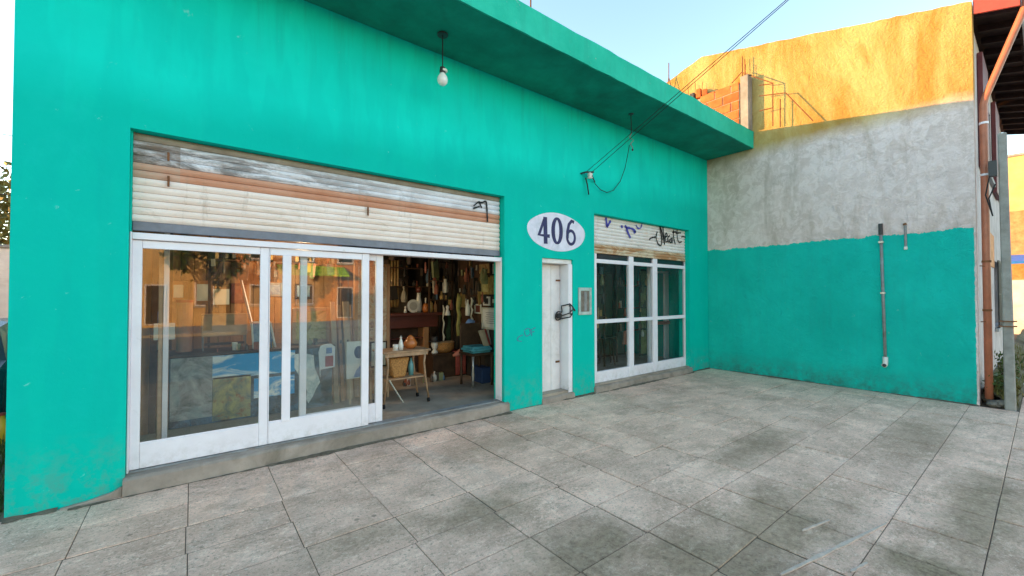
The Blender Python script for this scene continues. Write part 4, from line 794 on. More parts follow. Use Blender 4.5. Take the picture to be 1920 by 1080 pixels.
jug = thing('yellow_jug', 'yellow plastic jug on the ground beside the shop at the left edge', 'jug', (jp.x - 0.02, jp.y, -0.16))
MB().lathe([(0.09, 0.0), (0.10, 0.02), (0.10, 0.2), (0.07, 0.27), (0.03, 0.3), (0.03, 0.33)], (jp.x - 0.02, jp.y, -0.16), 14).build('body', 'yellow_plastic', jug, smooth=True); MB().lathe([(0.034, 0), (0.034, 0.03)], (jp.x - 0.02, jp.y, 0.171), 12).build('cap', 'red_paint', jug)
struct(blades(1400, lambda r: (-1.06 - r.random() ** 1.5 * 1.6, 0.05 + r.random() * 2.6, -0.16 + 0.08 * r.random()), 0.2, 0.006, 9).build('yard_grass', 'leaf'), 'stuff')
for k, (z0, z1) in enumerate(((6.2, 6.0), (5.2, 5.3), (4.55, 4.45))):
    a = Vector((-9, 12.5, z0)); b = Vector((3, 12.5, z1)); pts = [a.lerp(b, i / 16) - Vector((0, 0, 0.25 * (1 - (i / 8 - 1) ** 2))) for i in range(17)]
    tag(MB().tube(pts, 0.012, 5).build('yard_cable', 'cable_black', loc=a), ['topmost thin overhead cable crossing the sky at the left edge', 'middle thin overhead cable crossing the sky at the left edge', 'lowest thin overhead cable crossing the sky at the left edge'][k], 'cable', 'overhead cables behind the yard')

# ================================================================ ACROSS THE STREET (mirrored in the shop glass)
far_house('opposite_house', 'orange brick house across the street with a lime green awning', 2.0, 12.0, -33, -24.5, 4.7, 'brick_far', face='+y', wins=4)
far_house('opposite_house', 'ochre rendered house across the street facing the shop', -4.6, 1.6, -33, -24.0, 4.5, 'ochre_render', face='+y', wins=3)
la = thing('lime_awning', 'lime green shop awning on the brick house across the street', 'awning', (6.0, -24.0, 2.6))
MB().prism([(-24.46, 3.5), (-23.2, 2.9), (-23.2, 2.8), (-24.46, 3.35)], (4.2, 8.2), 'x').build('canvas', 'lime_awning', la)
for x in (4.25, 8.15): MB().tube([(x, -23.25, 2.82), (x, -23.25, 0.0)], 0.03, 8).build('post', 'grey_metal', la)
tree('street_tree', 'street tree on the far pavement, mirrored in the left glass door', (0.6, -18.2, -0.01), 4.4, 1.9, 1500, 21, 'leaf', 0.17, 'trees across the street')
tree('street_tree', 'tall street tree on the far pavement, mirrored in the narrow window', (15.5, -19.5, -0.01), 5.6, 2.0, 2600, 22, 'leaf_olive', 0.18, 'trees across the street')

# ================================================================ INSIDE THE SHOP
def rect(px0, px1, py0, py1, y): a = PY(px0, (py0+py1)/2, y); b = PY(px1, (py0+py1)/2, y); c = PY((px0+px1)/2, py0, y); d = PY((px0+px1)/2, py1, y); return a.x, b.x, d.z, c.z
def framed(name, label, cat, px0, px1, py0, py1, y, fmat, amat, bd=0.03, th=0.025, mount=None, floor=None):
    x0, x1, z0, z1 = rect(px0, px1, py0, py1, y)
    if floor is not None: z0 = floor
    t = thing(name, label, cat, ((x0+x1)/2, y, z0))
    B('canvas', amat, t, x0 + bd + .001, x1 - bd - .001, y + 0.006, y + th, z0 + bd + .001, z1 - bd - .001, 0)
    for a, b, c, d in ((x0, x0 + bd, z0, z1), (x1 - bd, x1, z0, z1), (x0 + bd + .0005, x1 - bd - .0005, z0, z0 + bd), (x0 + bd + .0005, x1 - bd - .0005, z1 - bd, z1)): B('frame_bar', fmat, t, a, b, y, y + th, c, d, 0.003)
    if mount: x, z0_, z1_ = mount
    return t, (x0, x1, z0, z1)
def framed_x(name, label, px0, px1, py0, py1, fmat, amat, bd=0.025, cat='picture'):       # on the right-hand partition
    X = 3.998; a = PX(px0, (py0+py1)/2, X); b = PX(px1, (py0+py1)/2, X); z1 = PX((px0+px1)/2, py0, X).z; z0 = PX((px0+px1)/2, py1, X).z; y1, y0 = a.y, b.y
    t = thing(name, label, cat, (X, (y0+y1)/2, z0)); B('canvas', amat, t, X - 0.018, X - 0.001, y0 + bd, y1 - bd, z0 + bd, z1 - bd, 0)
    for c, d, e, f in ((y0, y0 + bd - .001, z0, z1), (y1 - bd + .001, y1, z0, z1), (y0 + bd, y1 - bd, z0, z0 + bd - .001), (y0 + bd, y1 - bd, z1 - bd + .001, z1)): B('frame_bar', fmat, t, X - 0.03, X - 0.001, c, d, e, f, 0.003)
    return t, (y0, y1, z0, z1)
# --- counter with painted front
CY = 1.35; x0, x1, zz, zt = rect(316, 622, 900, 668, CY); zt = 0.92
ct = thing('shop_counter', 'wooden shop counter with a painted world map front behind the glass door', 'counter', ((x0+x1)/2, CY + 0.3, FL))
B('front', 'mural_dark', ct, x0, x1, CY, CY + 0.02, FL, zt - 0.03, 0.002); B('worktop', 'wood_dark', ct, x0 - 0.03, x1 + 0.03, CY - 0.03, CY + 0.6, zt - 0.028, zt, 0.004)
B('side', 'wood_dark', ct, x0, x0 + 0.02, CY + 0.021, CY + 0.58, FL, zt - 0.03, 0.002); B('side', 'wood_dark', ct, x1 - 0.02, x1, CY + 0.021, CY + 0.58, FL, zt - 0.03, 0.002)
def mur(nm, mat, px0, px1, py0, py1, d): a, b, c, e = rect(px0, px1, py0, py1, CY); B(nm, mat, ct, a, b, CY - d, CY - 0.0005, max(FL + .02, c), min(zt - .035, e), 0)
mur('mural_cloud', 'mural_grey', 319, 398, 668, 786, 0.004); mur('mural_sea', 'mural_blue', 398.5, 553, 660, 704, 0.004); mur('mural_land', 'mural_green', 398.5, 470, 705, 792, 0.004)
land = [(552, 664), (570, 662), (588, 666), (590, 690), (597, 706), (600, 716), (592, 730), (586, 744), (578, 756), (574, 748), (576, 734), (570, 716), (562, 706), (552, 690)]
MB().prism([pz(a, b, CY) for a, b in reversed(land)], (CY - 0.008, CY - 0.0006)).build('mural_continent', 'mural_land', ct)
mur('mural_sea', 'mural_blue', 476, 552, 706, 742, 0.003)
# --- things on the counter and the panelling behind it
PYW = 2.700
def card(name, label, px0, px1, py0, py1, y, mat, cat='paper', th=0.004):
    x0, x1, z0, z1 = rect(px0, px1, py0, py1, y); return tag(MB().box(x0, x1, y - th, y - 0.0005, z0, z1).build(name, mat, loc=((x0+x1)/2, y, z0)), label, cat)
framed('framed_print', 'white framed print on the panelling, leftmost behind the glass door', 'picture', 316, 353, 527, 565, PYW - .02, 'wood_orange', 'paper', 0.05, 0.018)
framed('framed_print', 'white print in a wooden frame above the wooden desk box', 'picture', 360, 399, 526, 571, PYW - .02, 'wood_orange', 'paper', 0.05, 0.018)
card('pinned_sheet', 'loose white sheet pinned right of the wooden framed print', 399.5, 430, 542, 571, PYW - .013, 'paper')
framed('red_picture', 'dark red framed picture on the panelling behind the counter', 'picture', 433, 462, 531, 568, PYW - .02, 'wood_red', 'art_red', 0.04, 0.018)
framed('blue_sketch', 'pale blue framed sketch seen between the door stiles', 'picture', 503, 530, 530, 556, PYW - .02, 'grey_metal', 'art_blue', 0.03, 0.018)
framed('dark_picture', 'dark framed picture under the reflected awning', 'picture', 553, 585, 532, 560, PYW - .02, 'wood_dark', 'art_blue', 0.03, 0.018)
def on_counter(px, y): return PY(px, 600, y).x
tx = on_counter(346, 1.7); za = PY(346, 567, 1.7).z
tb = thing('paper_tube', 'tall brown cardboard tube standing on the counter', 'tube', (tx, 1.7, zt)); MB().lathe([(0.075, 0), (0.075, za - zt)], (tx, 1.7, zt), 18).build('tube', 'kraft_tube', tb, smooth=False); MB().lathe([(0.08, 0), (0.08, 0.03)], (tx, 1.7, za), 18).build('lid', 'red_cloth', tb)
x0, x1, z0, z1 = rect(378, 464, 589, 630, 1.6)
bx_ = thing('desk_box', 'light wooden writing box on thin metal legs standing on the counter', 'box', ((x0+x1)/2, 1.7, zt)); B('box', 'wood_light', bx_, x0, x1, 1.6, 1.86, z0, z1, 0.006)
for x in (x0 + 0.015, x1 - 0.015):
    for y in (1.62, 1.84): MB().tube([(x, y, zt), (x, y, z0)], 0.008, 6).build('leg', 'grey_metal', bx_)
B('stretcher', 'wood_dark', bx_, x0 + 0.03, x1 - 0.03, 1.61, 1.63, zt + 0.06, zt + 0.09, 0.002)
cx = on_counter(440, 1.55); MBc = MB().lathe([(0.02, 0), (0.025, 0.0), (0.03, 0.09), (0.026, 0.088)], (cx, 1.5, zt + 0.0005), 14).build('paper_cup', 'paper', loc=(cx, 1.5, zt)); tag(MBc, 'small white cup standing under the wooden writing box', 'cup')
x0, x1, z0, z1 = rect(472, 517, 604, 654, 1.5)
bb = thing('display_board', 'blue display board with white border standing on the counter', 'board', ((x0+x1)/2, 1.52, zt)); MB().prism([(x0 + .02, zt), (x1, zt), (x1 - 0.06, z1), (x0, z1)], (1.52, 1.535)).build('board', 'art_blue', bb)
for a, b in (((x0 + .02, zt), (x0, z1)), ((x1, zt), (x1 - .06, z1)), ((x0, z1), (x1 - .06, z1))): MB().tube([(a[0], 1.515, a[1]), (b[0], 1.515, b[1])], 0.012, 6).build('border', 'paper', bb)
lx = on_counter(462, 1.75); ln = thing('leaning_strip', 'long white strip of wood leaning on the panelling behind the counter', 'strip', (lx, 1.9, zt)); MB().tube([(lx + 0.12, 1.75, zt), (lx - 0.02, 2.68, 1.95)], 0.018, 4).build('strip', 'white_paint', ln)
framed('yellow_painting', 'yellow green landscape painting in a wide wooden frame on the counter', 'picture', 548, 618, 577, 648, 1.75, 'wood_light', 'art_olive', 0.045, 0.03, floor=zt)
# T-shirt hung over the counter edge
x0, x1, z0, z1 = rect(597, 628, 645, 692, CY - 0.06)
ts = thing('printed_shirt', 'white T-shirt with red and blue print hanging at the end of the counter', 'shirt', ((x0+x1)/2, CY - 0.06, z0)); w_ = x1 - x0
MB().prism([(x0 + .12*w_, z0), (x1, z0 + .02), (x1, z1 - .04), (x0 + .75*w_, z1), (x0 + .45*w_, z1), (x0 + .12*w_, z1 - .02), (x0, z1 - .1), (x0 + .02, z0 - .09), (x0 + .12*w_, z0 - .09)], (CY - 0.07, CY - 0.05)).build('cloth', 'white_cloth', ts, bevel=0.003)
B('print', 'blue_cloth', ts, x0 + .45*w_, x0 + .8*w_, CY - 0.073, CY - 0.0705, z0 + .62*(z1-z0), z0 + .85*(z1-z0), 0); B('print', 'red_cloth', ts, x0 + .4*w_, x0 + .88*w_, CY - 0.073, CY - 0.0705, z0 + .1*(z1-z0), z0 + .52*(z1-z0), 0)
# boards and posters stacked right of the counter
for k, (a, b, mat, lb) in enumerate(((628, 637, 'wood_pale', 'narrow pale board leaning right of the printed shirt'), (641, 647, 'wood_orange', 'thin orange board leaning between the shirt and the portrait poster'), (652, 664, 'wood_pale', 'wide pale board standing behind the portrait poster'), (666, 676, 'wood_light', 'brown board standing behind the right edge of the portrait poster'))):
    y = 1.42 + 0.05 * k; x0, x1, z0, z1 = rect(a, b, 566 + 6 * (k % 2), 760, y); mb = MB().add([(x0, y, FL), (x1, y, FL), (x1, y + 0.03, FL), (x0, y + 0.03, FL), (x0, y + 0.25, z1), (x1, y + 0.25, z1), (x1, y + 0.28, z1), (x0, y + 0.28, z1)], [(0,3,2,1),(4,5,6,7),(0,1,5,4),(1,2,6,5),(2,3,7,6),(3,0,4,7)])
    tag(mb.build('leaning_board', mat, loc=((x0+x1)/2, y, FL)), lb, 'board', 'boards leaning right of the counter')
x0, x1, z0, z1 = rect(650, 686, 640, 709, 1.2)
po = thing('portrait_poster', 'white poster with a dark blue portrait leaning beside the counter', 'poster', ((x0+x1)/2, 1.2, FL)); B('sheet', 'paper', po, x0, x1, 1.2, 1.21, z0, z1, 0); w_, h_ = x1 - x0, z1 - z0
MB().prism([(x0 + w_*(.62 + .24*math.cos(a)), z0 + h_*(.70 + .17*math.sin(a))) for a in [2*math.pi*k/18 for k in range(18)]], (1.196, 1.1995)).build('portrait_head', 'navy_box', po); MB().prism([(x0 + .35*w_, z0 + .03*h_), (x0 + .95*w_, z0 + .03*h_), (x0 + .95*w_, z0 + .24*h_), (x0 + .72*w_, z0 + .34*h_), (x0 + .5*w_, z0 + .22*h_)], (1.196, 1.1995)).build('portrait_bust', 'blue_cloth', po)
B('easel_leg', 'wood_pale', po, x0 + 0.04, x0 + 0.07, 1.212, 1.24, FL, z1, 0.002); B('easel_leg', 'wood_pale', po, x1 - 0.07, x1 - 0.04, 1.212, 1.24, FL, z1, 0.002)
framed('standing_picture', 'pale picture in a dark frame standing just inside the open doorway', 'picture', 694, 726, 640, 688, 1.35, 'wood_dark', 'old_paper', 0.02, 0.02)
sb = framed('cabinet_panel', 'tall warm painted panel in an orange wood frame inside the doorway', 'panel', 664, 731, 494, 760, 1.62, 'wood_orange', 'art_warm', 0.05, 0.05, floor=FL)
# easel bracket under the standing picture
x0, x1, z0, z1 = rect(694, 726, 640, 688, 1.35); es = thing('side_stand', 'small wooden stand under the dark framed picture', 'stand', ((x0+x1)/2, 1.4, FL)); B('top', 'wood_light', es, x0 - .03, x1 + .03, 1.3, 1.55, z0 - 0.03, z0 - 0.001, 0.004)
for x in (x0, x1):
    for y in (1.32, 1.52): B('leg', 'wood_light', es, x - 0.015, x + 0.015, y - 0.012, y + 0.012, FL, z0 - 0.031, 0.002)
# far left: inner post, cards, dark planks
x0, x1, _, _ = rect(296, 305, 470, 838, 0.5); x2 = PY(317, 560, 0.5).x
ip = thing('inner_post', 'white and brown post standing inside behind the left glass door', 'post', (x1, 0.5, FL)); B('brown_strip', 'wood_light', ip, x0, x1, 0.49, 0.55, FL, 3.148, 0.003); B('white_strip', 'white_paint', ip, x1 + .001, x2, 0.48, 0.55, FL, 3.148, 0.003)
x0, x1, z0, z1 = rect(288, 328, 606, 637, 1.0); cd = thing('card_stand', 'white cards and a lilac folder on a thin stand by the inner post', 'stand', ((x0+x1)/2, 1.0, FL))
B('card', 'paper', cd, x0, x1, 0.998, 1.004, z0, z1, 0); B('folder', 'blue_cloth', cd, x0 + .03, x1 - .08, 1.006, 1.02, z1 + .005, z1 + 0.12, 0); MB().tube([((x0+x1)/2, 1.012, FL), ((x0+x1)/2, 1.012, z1 + 0.11)], 0.008, 6).build('rod', 'black_metal', cd)
for k, (px, mat) in enumerate(((268, 'wood_orange'), (282, 'wood_dark'))):
    x = PY(px, 600, 1.3).x; tag(MB().add([(x - .05, 1.3, FL), (x + .05, 1.3, FL), (x + .05, 1.34, FL), (x - .05, 1.34, FL), (x - .05, 1.6, 2.1), (x + .05, 1.6, 2.1), (x + .05, 1.64, 2.1), (x - .05, 1.64, 2.1)], [(0,3,2,1),(4,5,6,7),(0,1,5,4),(1,2,6,5),(2,3,7,6),(3,0,4,7)]).build('leaning_plank', mat, loc=(x, 1.3, FL)), ['orange plank leaning at the far left inside the glass door', 'dark plank leaning left of the inner post'][k], 'plank')
# --- fireplace surround deep in the shop
FY = 2.4; x0, x1, zs0, zs1 = rect(722, 826, 586, 592, FY); zsh = PY(770, 587, FY).z
fp = thing('mantelpiece', 'dark red wooden mantelpiece standing at the back of the shop', 'mantelpiece', ((x0+x1)/2, FY + .15, FL))
B('shelf', 'wood_red', fp, x0 - .02, x1 + .02, FY - 0.05, FY + 0.32, zsh - 0.05, zsh, 0.006); B('frieze', 'wood_red', fp, x0 + .01, x1 - .06, FY, FY + 0.28, zsh - 0.26, zsh - 0.052, 0.006)
xl, xr = PY(733, 600, FY).x, PY(795, 600, FY).x
B('leg', 'wood_red', fp, x0 + .02, xl, FY + .005, FY + 0.27, FL, zsh - 0.262, 0.006); B('leg', 'wood_orange', fp, xr, xr + 0.12, FY + .005, FY + 0.27, FL, zsh - 0.262, 0.006); B('back_panel', 'wood_dark', fp, xl + .002, xr - .002, FY + 0.24, FY + 0.265, FL, zsh - 0.262, 0)
B('inner_shelf', 'wood_red', fp, xl + .002, xr - .002, FY + 0.02, FY + 0.238, PY(760, 634, FY).z - .02, PY(760, 634, FY).z, 0.003)
def pot(name, label, cat, px, y, z0, prof, mat, n=16, extra=None):
    x = PY(px, 580, y).x; t = thing(name, label, cat, (x, y, z0)); MB().lathe(prof, (x, y, z0), n).build('body', mat, t, smooth=True)
    if extra: MB().lathe(extra[0], (x, y, z0), n).build(extra[1], extra[2], t, smooth=True)
    return t
V = FY + 0.1
x = PY(775, 576, V).x; pl = thing('round_plate', 'round pale decorative plate standing on the mantelpiece', 'plate', (x, V, zsh))
MB().tube([(x, V, zsh + 0.12), (x, V + 0.012, zsh + 0.12)], 0.12, 24).build('plate', 'porcelain', pl); MB().tube([(x, V - 0.003, zsh + 0.12), (x, V - 0.001, zsh + 0.12)], 0.075, 20).build('centre', 'ceramic_grey', pl)
pot('tall_vase', 'tall cream vase with dark red rim behind the plate on the mantelpiece', 'vase', 785, V + .12, zsh, [(0.04, 0), (0.055, .06), (0.05, .2), (0.035, .3), (0.03, .36)], 'porcelain', extra=([(0.03, .361), (0.05, .40), (0.055, .46), (0.03, .465)], 'rim', 'wood_red'))
pot('amber_jar', 'amber glazed jar with white stopper on the mantelpiece', 'jar', 798, V, zsh, [(0.04, 0), (0.06, .05), (0.05, .13), (0.025, .17)], 'amber_glaze', extra=([(0.012, .171), (0.014, .26), (0.008, .27)], 'stopper', 'porcelain'))
pot('ochre_jar', 'ochre glazed jar right of the amber jar on the mantelpiece', 'jar', 807, V + .02, zsh, [(0.035, 0), (0.05, .06), (0.045, .16), (0.02, .2), (0.025, .24)], 'ochre_glaze', extra=([(0.02, .241), (0.026, .26)], 'rim', 'wood_dark'))
pot('slim_bottle', 'slim brown bottle at the right end of the mantelpiece', 'bottle', 816, V + .05, zsh, [(0.03, 0), (0.032, .12), (0.012, .18), (0.012, .26)], 'wood_orange', extra=([(0.014, .261), (0.014, .28)], 'cork', 'porcelain'))
pot('white_figurine', 'little white figurine left of the plate on the mantelpiece', 'figurine', 760, V, zsh, [(0.03, 0), (0.025, .05), (0.012, .08), (0.02, .1), (0.008, .125)], 'porcelain', extra=([(0.034, -0.0), (0.034, .006)], 'foot', 'wood_dark'))
# olive tapestry
x0, x1, z0, z1 = rect(731, 748, 488, 576, 2.9); tp_ = thing('olive_tapestry', 'long olive tapestry hanging left of the dark opening above the mantelpiece', 'tapestry', ((x0+x1)/2, 2.9, z0)); mb = MB()
for i in range(13):
    x = x0 + (x1 - x0) * i / 12; d = 0.02 * math.sin(i * 1.6); mb.v += [Vector((x, 2.9 + d, z0)), Vector((x, 2.9 + d, z1)), Vector((x, 2.91 + d, z1)), Vector((x, 2.91 + d, z0))]
for i in range(12):
    for k in range(4): mb.f.append((i*4+k, i*4+(k+1)%4, (i+1)*4+(k+1)%4, (i+1)*4+k))
mb.build('cloth', 'art_brown', tp_, smooth=True); MB().tube([(x0 - .05, 2.905, z1 + .01), (x1 + .05, 2.905, z1 + .01)], 0.012, 8).build('rod', 'wood_dark', tp_); MB().tube([((x0+x1)/2, 2.905, z1), ((x0+x1)/2, 2.905, 3.149)], 0.004, 5).build('cord', 'cable_black', tp_)
# things hung from the ceiling
def hung(name, label, cat, px, py0, py1, y, mat, prof=None, wid=None):
    a = PY(px, py0, y); b = PY(px, py1, y); h = a.z - b.z; t = thing(name, label, cat, (a.x, y, b.z))
    if prof: MB().lathe([(r, q * h) for r, q in prof], b, 14).build('body', mat, t, smooth=True)
    else:
        mb = MB(); n = 8
        for i in range(n + 1):
            zz = b.z + h * i / n; wv = wid * (0.8 + 0.25 * math.sin(i * 1.3)) * (0.55 if i == n else 1); d = 0.015 * math.sin(i * 2.1); mb.v += [Vector((a.x - wv + d, y + d, zz)), Vector((a.x + wv + d, y - d, zz)), Vector((a.x + wv + d, y + 0.02 - d, zz)), Vector((a.x - wv + d, y + 0.02 + d, zz))]
        for i in range(n):
            for k in range(4): mb.f.append((i*4+k, i*4+(k+1)%4, (i+1)*4+(k+1)%4, (i+1)*4+k))
        mb.f += [(0, 1, 2, 3), (n*4+3, n*4+2, n*4+1, n*4)]; mb.build('cloth', mat, t, smooth=True)
    MB().tube([(a.x, y + .01, a.z - 0.01), (a.x, y + .01, 3.149)], 0.004, 5).build('cord', 'cable_black', t); return t
J = [(0.045, 0), (0.055, .1), (0.05, .7), (0.03, .85), (0.035, 1)]
hung('white_jug', 'white enamel jug hanging in the dark middle of the shop', 'jug', 835, 523, 549, 2.3, 'porcelain', J)
hung('white_bottle', 'white bottle hanging left of the certificate', 'bottle', 877, 562, 592, 1.7, 'porcelain', [(0.04, 0), (0.045, .1), (0.042, .6), (0.015, .8), (0.015, 1)])
hung('white_angel', 'small white winged ornament hanging above the brown basket', 'ornament', 839, 572, 591, 2.2, 'porcelain', [(0.06, 0), (0.045, .25), (0.02, .6), (0.035, .8), (0.01, 1)])
hung('red_pendant', 'thin red pendant hanging above the tall vase', 'ornament', 798, 492, 512, 2.3, 'pink_cloth', [(0.012, 0), (0.018, .3), (0.015, 1)])
hung('ochre_scarf', 'long ochre scarf hanging in the middle of the shop', 'scarf', 861, 550, 630, 1.9, 'ochre_cloth', None, 0.05)
hung('blue_shirt', 'light blue cloth hanging left of the framed certificate', 'cloth', 882, 598, 632, 1.5, 'blue_cloth', None, 0.085)
hung('dark_coat', 'dark green coat hanging behind the ochre scarf', 'coat', 846, 556, 640, 2.6, 'green_cloth', None, 0.11)
hung('pale_strap', 'narrow pale strap hanging beside the white bottle', 'strap', 885, 558, 604, 1.62, 'old_paper', None, 0.014)
hung('pale_ribbon', 'thin pale ribbon hanging over the brown basket', 'ribbon', 832, 572, 640, 2.25, 'old_paper', None, 0.012)
# pictures on the right-hand partition
t, (a, b, c, d) = framed_x('framed_certificate', 'large framed certificate with lines of text on the right inner wall', 905, 944, 577, 618, 'old_paper', 'paper', 0.03)
for k in range(6): B('text_line', 'ink', t, 3.9765, 3.9795, a + .12 + .03 * (k % 3), b - .12 - .02 * (k % 2), d - .09 - k * .035, d - .084 - k * .035, 0)
framed_x('gilt_picture', 'yellowish picture in a gilt frame above the certificate', 902, 920, 520, 552, 'gold_frame', 'art_olive', 0.04)
framed_x('gilt_picture', 'brown picture in a gilt frame right of the yellowish one', 921, 944, 516, 552, 'gold_frame', 'art_brown', 0.04)
framed_x('framed_miniature', 'small black picture in a white frame just above the certificate', 908, 920, 556, 573, 'porcelain', 'black_metal', 0.03)
framed_x('framed_miniature', 'small dark oval-like picture right of the white framed one', 922, 934, 556, 573, 'wood_dark', 'old_paper', 0.045)
framed_x('framed_miniature', 'small white framed black picture at the top right of the doorway', 926, 944, 494, 513, 'porcelain', 'black_metal', 0.035)
framed_x('brown_print', 'narrow brown print at the upper left of the inner wall', 898, 922, 492, 516, 'wood_dark', 'art_brown', 0.03)
framed_x('pale_print', 'small pale red print left of the certificate', 892, 904, 570, 588, 'old_paper', 'art_red', 0.025)
# --- lower things right of the cart
q = PZ(838, 708, FL); cx0, cx1, cz0, cz1 = rect(812, 872, 662, 712, 2.05)
dc = thing('dark_chest', 'dark wooden chest at the back of the doorway under the basket', 'chest', ((cx0+cx1)/2, 2.2, FL)); B('box', 'wood_dark', dc, cx0, cx1, 2.05, 2.35, FL, cz1 - .03, 0.006); B('lid', 'wood_dark', dc, cx0 - .015, cx1 + .015, 2.035, 2.365, cz1 - .029, cz1, 0.006)
bx0, bx1, bz0, bz1 = rect(822, 851, 642, 661, 2.15); bs = thing('brown_basket', 'brown wicker basket lying on the dark chest', 'basket', ((bx0+bx1)/2, 2.2, cz1)); MB().lathe([(0.10, 0), (0.17, .05), (0.19, bz1 - cz1), (0.17, bz1 - cz1 + .005), (0.15, .07)], ((bx0+bx1)/2, 2.2, cz1), 18, 0.7).build('bowl', 'wicker', bs, smooth=True); MB().tube([((bx0+bx1)/2 + 0.18 * math.cos(a), 2.2 + 0.12 * math.sin(a), bz1) for a in [2*math.pi*k/16 for k in range(17)]], 0.01, 6).build('rim', 'wood_light', bs)
hx = PY(815, 630, 2.2).x; hz_ = cz1; hd = thing('hat_bust', 'white head bust wearing a black hat beside the mantelpiece', 'bust', (hx, 2.2, cz1))
MB().lathe([(0.06, 0), (0.055, .03), (0.03, .06), (0.045, .09), (0.065, .14), (0.06, .20), (0.03, .24)], (hx, 2.2, cz1), 14).build('head', 'porcelain', hd, smooth=True); MB().lathe([(0.11, .205), (0.11, .212), (0.068, .216), (0.062, .29), (0.05, .30)], (hx, 2.2, cz1), 16).build('hat', 'black_metal', hd)
rc = thing('red_cloth', 'red cloth draped from the dark chest down its front', 'cloth', (PY(863, 670, 2.0).x, 2.0, FL)); a_, b_, c_, d_ = rect(855, 873, 640, 702, 2.0); mb = MB()
for i in range(9):
    x = a_ + (b_ - a_) * i / 8; d = 0.012 * math.sin(i * 2.2); mb.v += [Vector((x, 2.0 + d, c_)), Vector((x, 1.995 + d, cz1 + .012)), Vector((x + .03, 2.3, cz1 + .02 + d)), Vector((x + .03, 2.3, cz1 + .003)), Vector((x, 2.025 + d * .3, cz1 + .002)), Vector((x, 2.015 + d, c_))]
for i in range(8):
    for k in range(6): mb.f.append((i*6+k, i*6+(k+1)%6, (i+1)*6+(k+1)%6, (i+1)*6+k))
mb.f += [tuple(range(6)), tuple(8*6+k for k in range(5, -1, -1))]; mb.build('drape', 'red_cloth', rc, smooth=True)
MB().tube([PY(849, 667, 1.98), PY(858, 664, 1.96), PY(868, 655, 1.97), PY(876, 643, 2.0)], [0.02, 0.05, 0.05, 0.03], 10).build('roll', 'pink_cloth', rc, smooth=True)
# chair with teal cushion
q = PZ(887, 727, FL); chx, chy = q.x, q.y
chr_ = thing('cushion_chair', 'chair with a teal cushion and pale turned front leg inside the doorway', 'chair', (chx + .18, chy + .2, FL)); sz_ = PY(890, 668, chy).z
for dx, dy in ((0, 0), (0.36, 0), (0, 0.36), (0.36, 0.36)): MB().lathe([(0.022, 0), (0.018, .1), (0.026, .2), (0.018, .3), (0.024, sz_ - FL)], (chx + dx, chy + dy, FL), 10).build('leg', 'chrome_old' if dy == 0 and dx == 0 else 'wood_dark', chr_, smooth=True)
B('seat', 'wood_dark', chr_, chx - .03, chx + .39, chy - .03, chy + .39, sz_, sz_ + .04, 0.008); MB().obox((chx + .18, chy + .18, sz_ + .09), (.40, .38, .10)).build('cushion', 'teal_cloth', chr_, bevel=0.035, seg=3); B('backrest', 'wood_dark', chr_, chx - .02, chx + .38, chy + .36, chy + .39, sz_ + .041, sz_ + .5, 0.01)
for k, (mat, lb) in enumerate((('wood_pale', 'pale framed canvas leaning on the cushion chair, nearest the door'), ('red_cloth', 'red backed canvas leaning behind the pale one on the chair'), ('old_paper', 'cream canvas at the back of the stack on the chair'))):
    a = PY(905 + k * 7, 650, chy + .1); y = chy + .06 + k * .05; zc = sz_ + .141; tag(MB().add([(a.x, y, zc), (a.x + .10, y, zc), (a.x + .10, y + .02, zc), (a.x, y + .02, zc), (a.x - .04, y + .1, zc + .24), (a.x + .07, y + .1, zc + .26), (a.x + .07, y + .12, zc + .26), (a.x - .04, y + .12, zc + .24)], [(0,3,2,1),(4,5,6,7),(0,1,5,4),(1,2,6,5),(2,3,7,6),(3,0,4,7)]).build('small_canvas', mat, loc=(a.x, y, zc)), lb, 'canvas')
a = PZ(910, 722, FL); nb_ = thing('navy_case', 'dark navy case on the floor right of the chair leg', 'case', (a.x + .2, a.y + .3, FL)); B('case', 'navy_box', nb_, a.x, min(3.99, a.x + .5), a.y + .1, a.y + .45, FL, FL + .26, 0.015); B('handle', 'black_metal', nb_, a.x + .15, a.x + .35, a.y + .07, a.y + .099, FL + .12, FL + .15, 0.004)
# --- serving cart just inside the doorway
CYs = PZ(752, 762, FL).y; ca, cb = PY(722, 660, CYs).x, PY(802, 657, CYs).x; tz = PY(765, 657, CYs).z; shz = PY(780, 706, CYs).z; cd_ = 0.40
ca_, cb_ = ca, cb
sc = thing('serving_cart', 'worn wooden serving cart on small casters just inside the open doorway', 'cart', ((ca+cb)/2, CYs + .2, FL))
B('top', 'cart_wood', sc, ca - .03, cb + .04, CYs - .02, CYs + cd_, tz - .025, tz, 0.006); B('shelf', 'cart_wood', sc, ca + .02, cb - .02, CYs + .02, CYs + cd_ - .04, shz - .02, shz, 0.004)
for x, dx in ((ca + .03, -.04), (cb - .03, .05)):
    for y in (CYs + .01, CYs + cd_ - .04): MB().tube([(x, y, tz - .026), (x - dx * .4, y, (tz + shz) / 2), (x, y, shz - .01), (x + dx, y, FL + .06)], [.017, .014, .016, .013], 8).build('leg', 'cart_wood', sc, smooth=True); MB().tube([(x + dx - .012, y, FL + .03), (x + dx + .012, y, FL + .03)], 0.03, 12).build('caster', 'rubber', sc)
MB().tube([(ca + .05, CYs - .012, shz), (ca + .24, CYs - .012, FL + .05)], 0.011, 8).build('brace', 'chrome_old', sc); B('apron', 'cart_wood', sc, ca, cb, CYs - .005, CYs + .015, tz - .075, tz - .026, 0.003)
x0 = PY(728, 680, CYs + .1).x; x1 = PY(764, 680, CYs + .1).x; wk = thing('wicker_bag', 'orange brown wicker bag standing on the shelf of the serving cart', 'bag', ((x0+x1)/2, CYs + .15, shz))
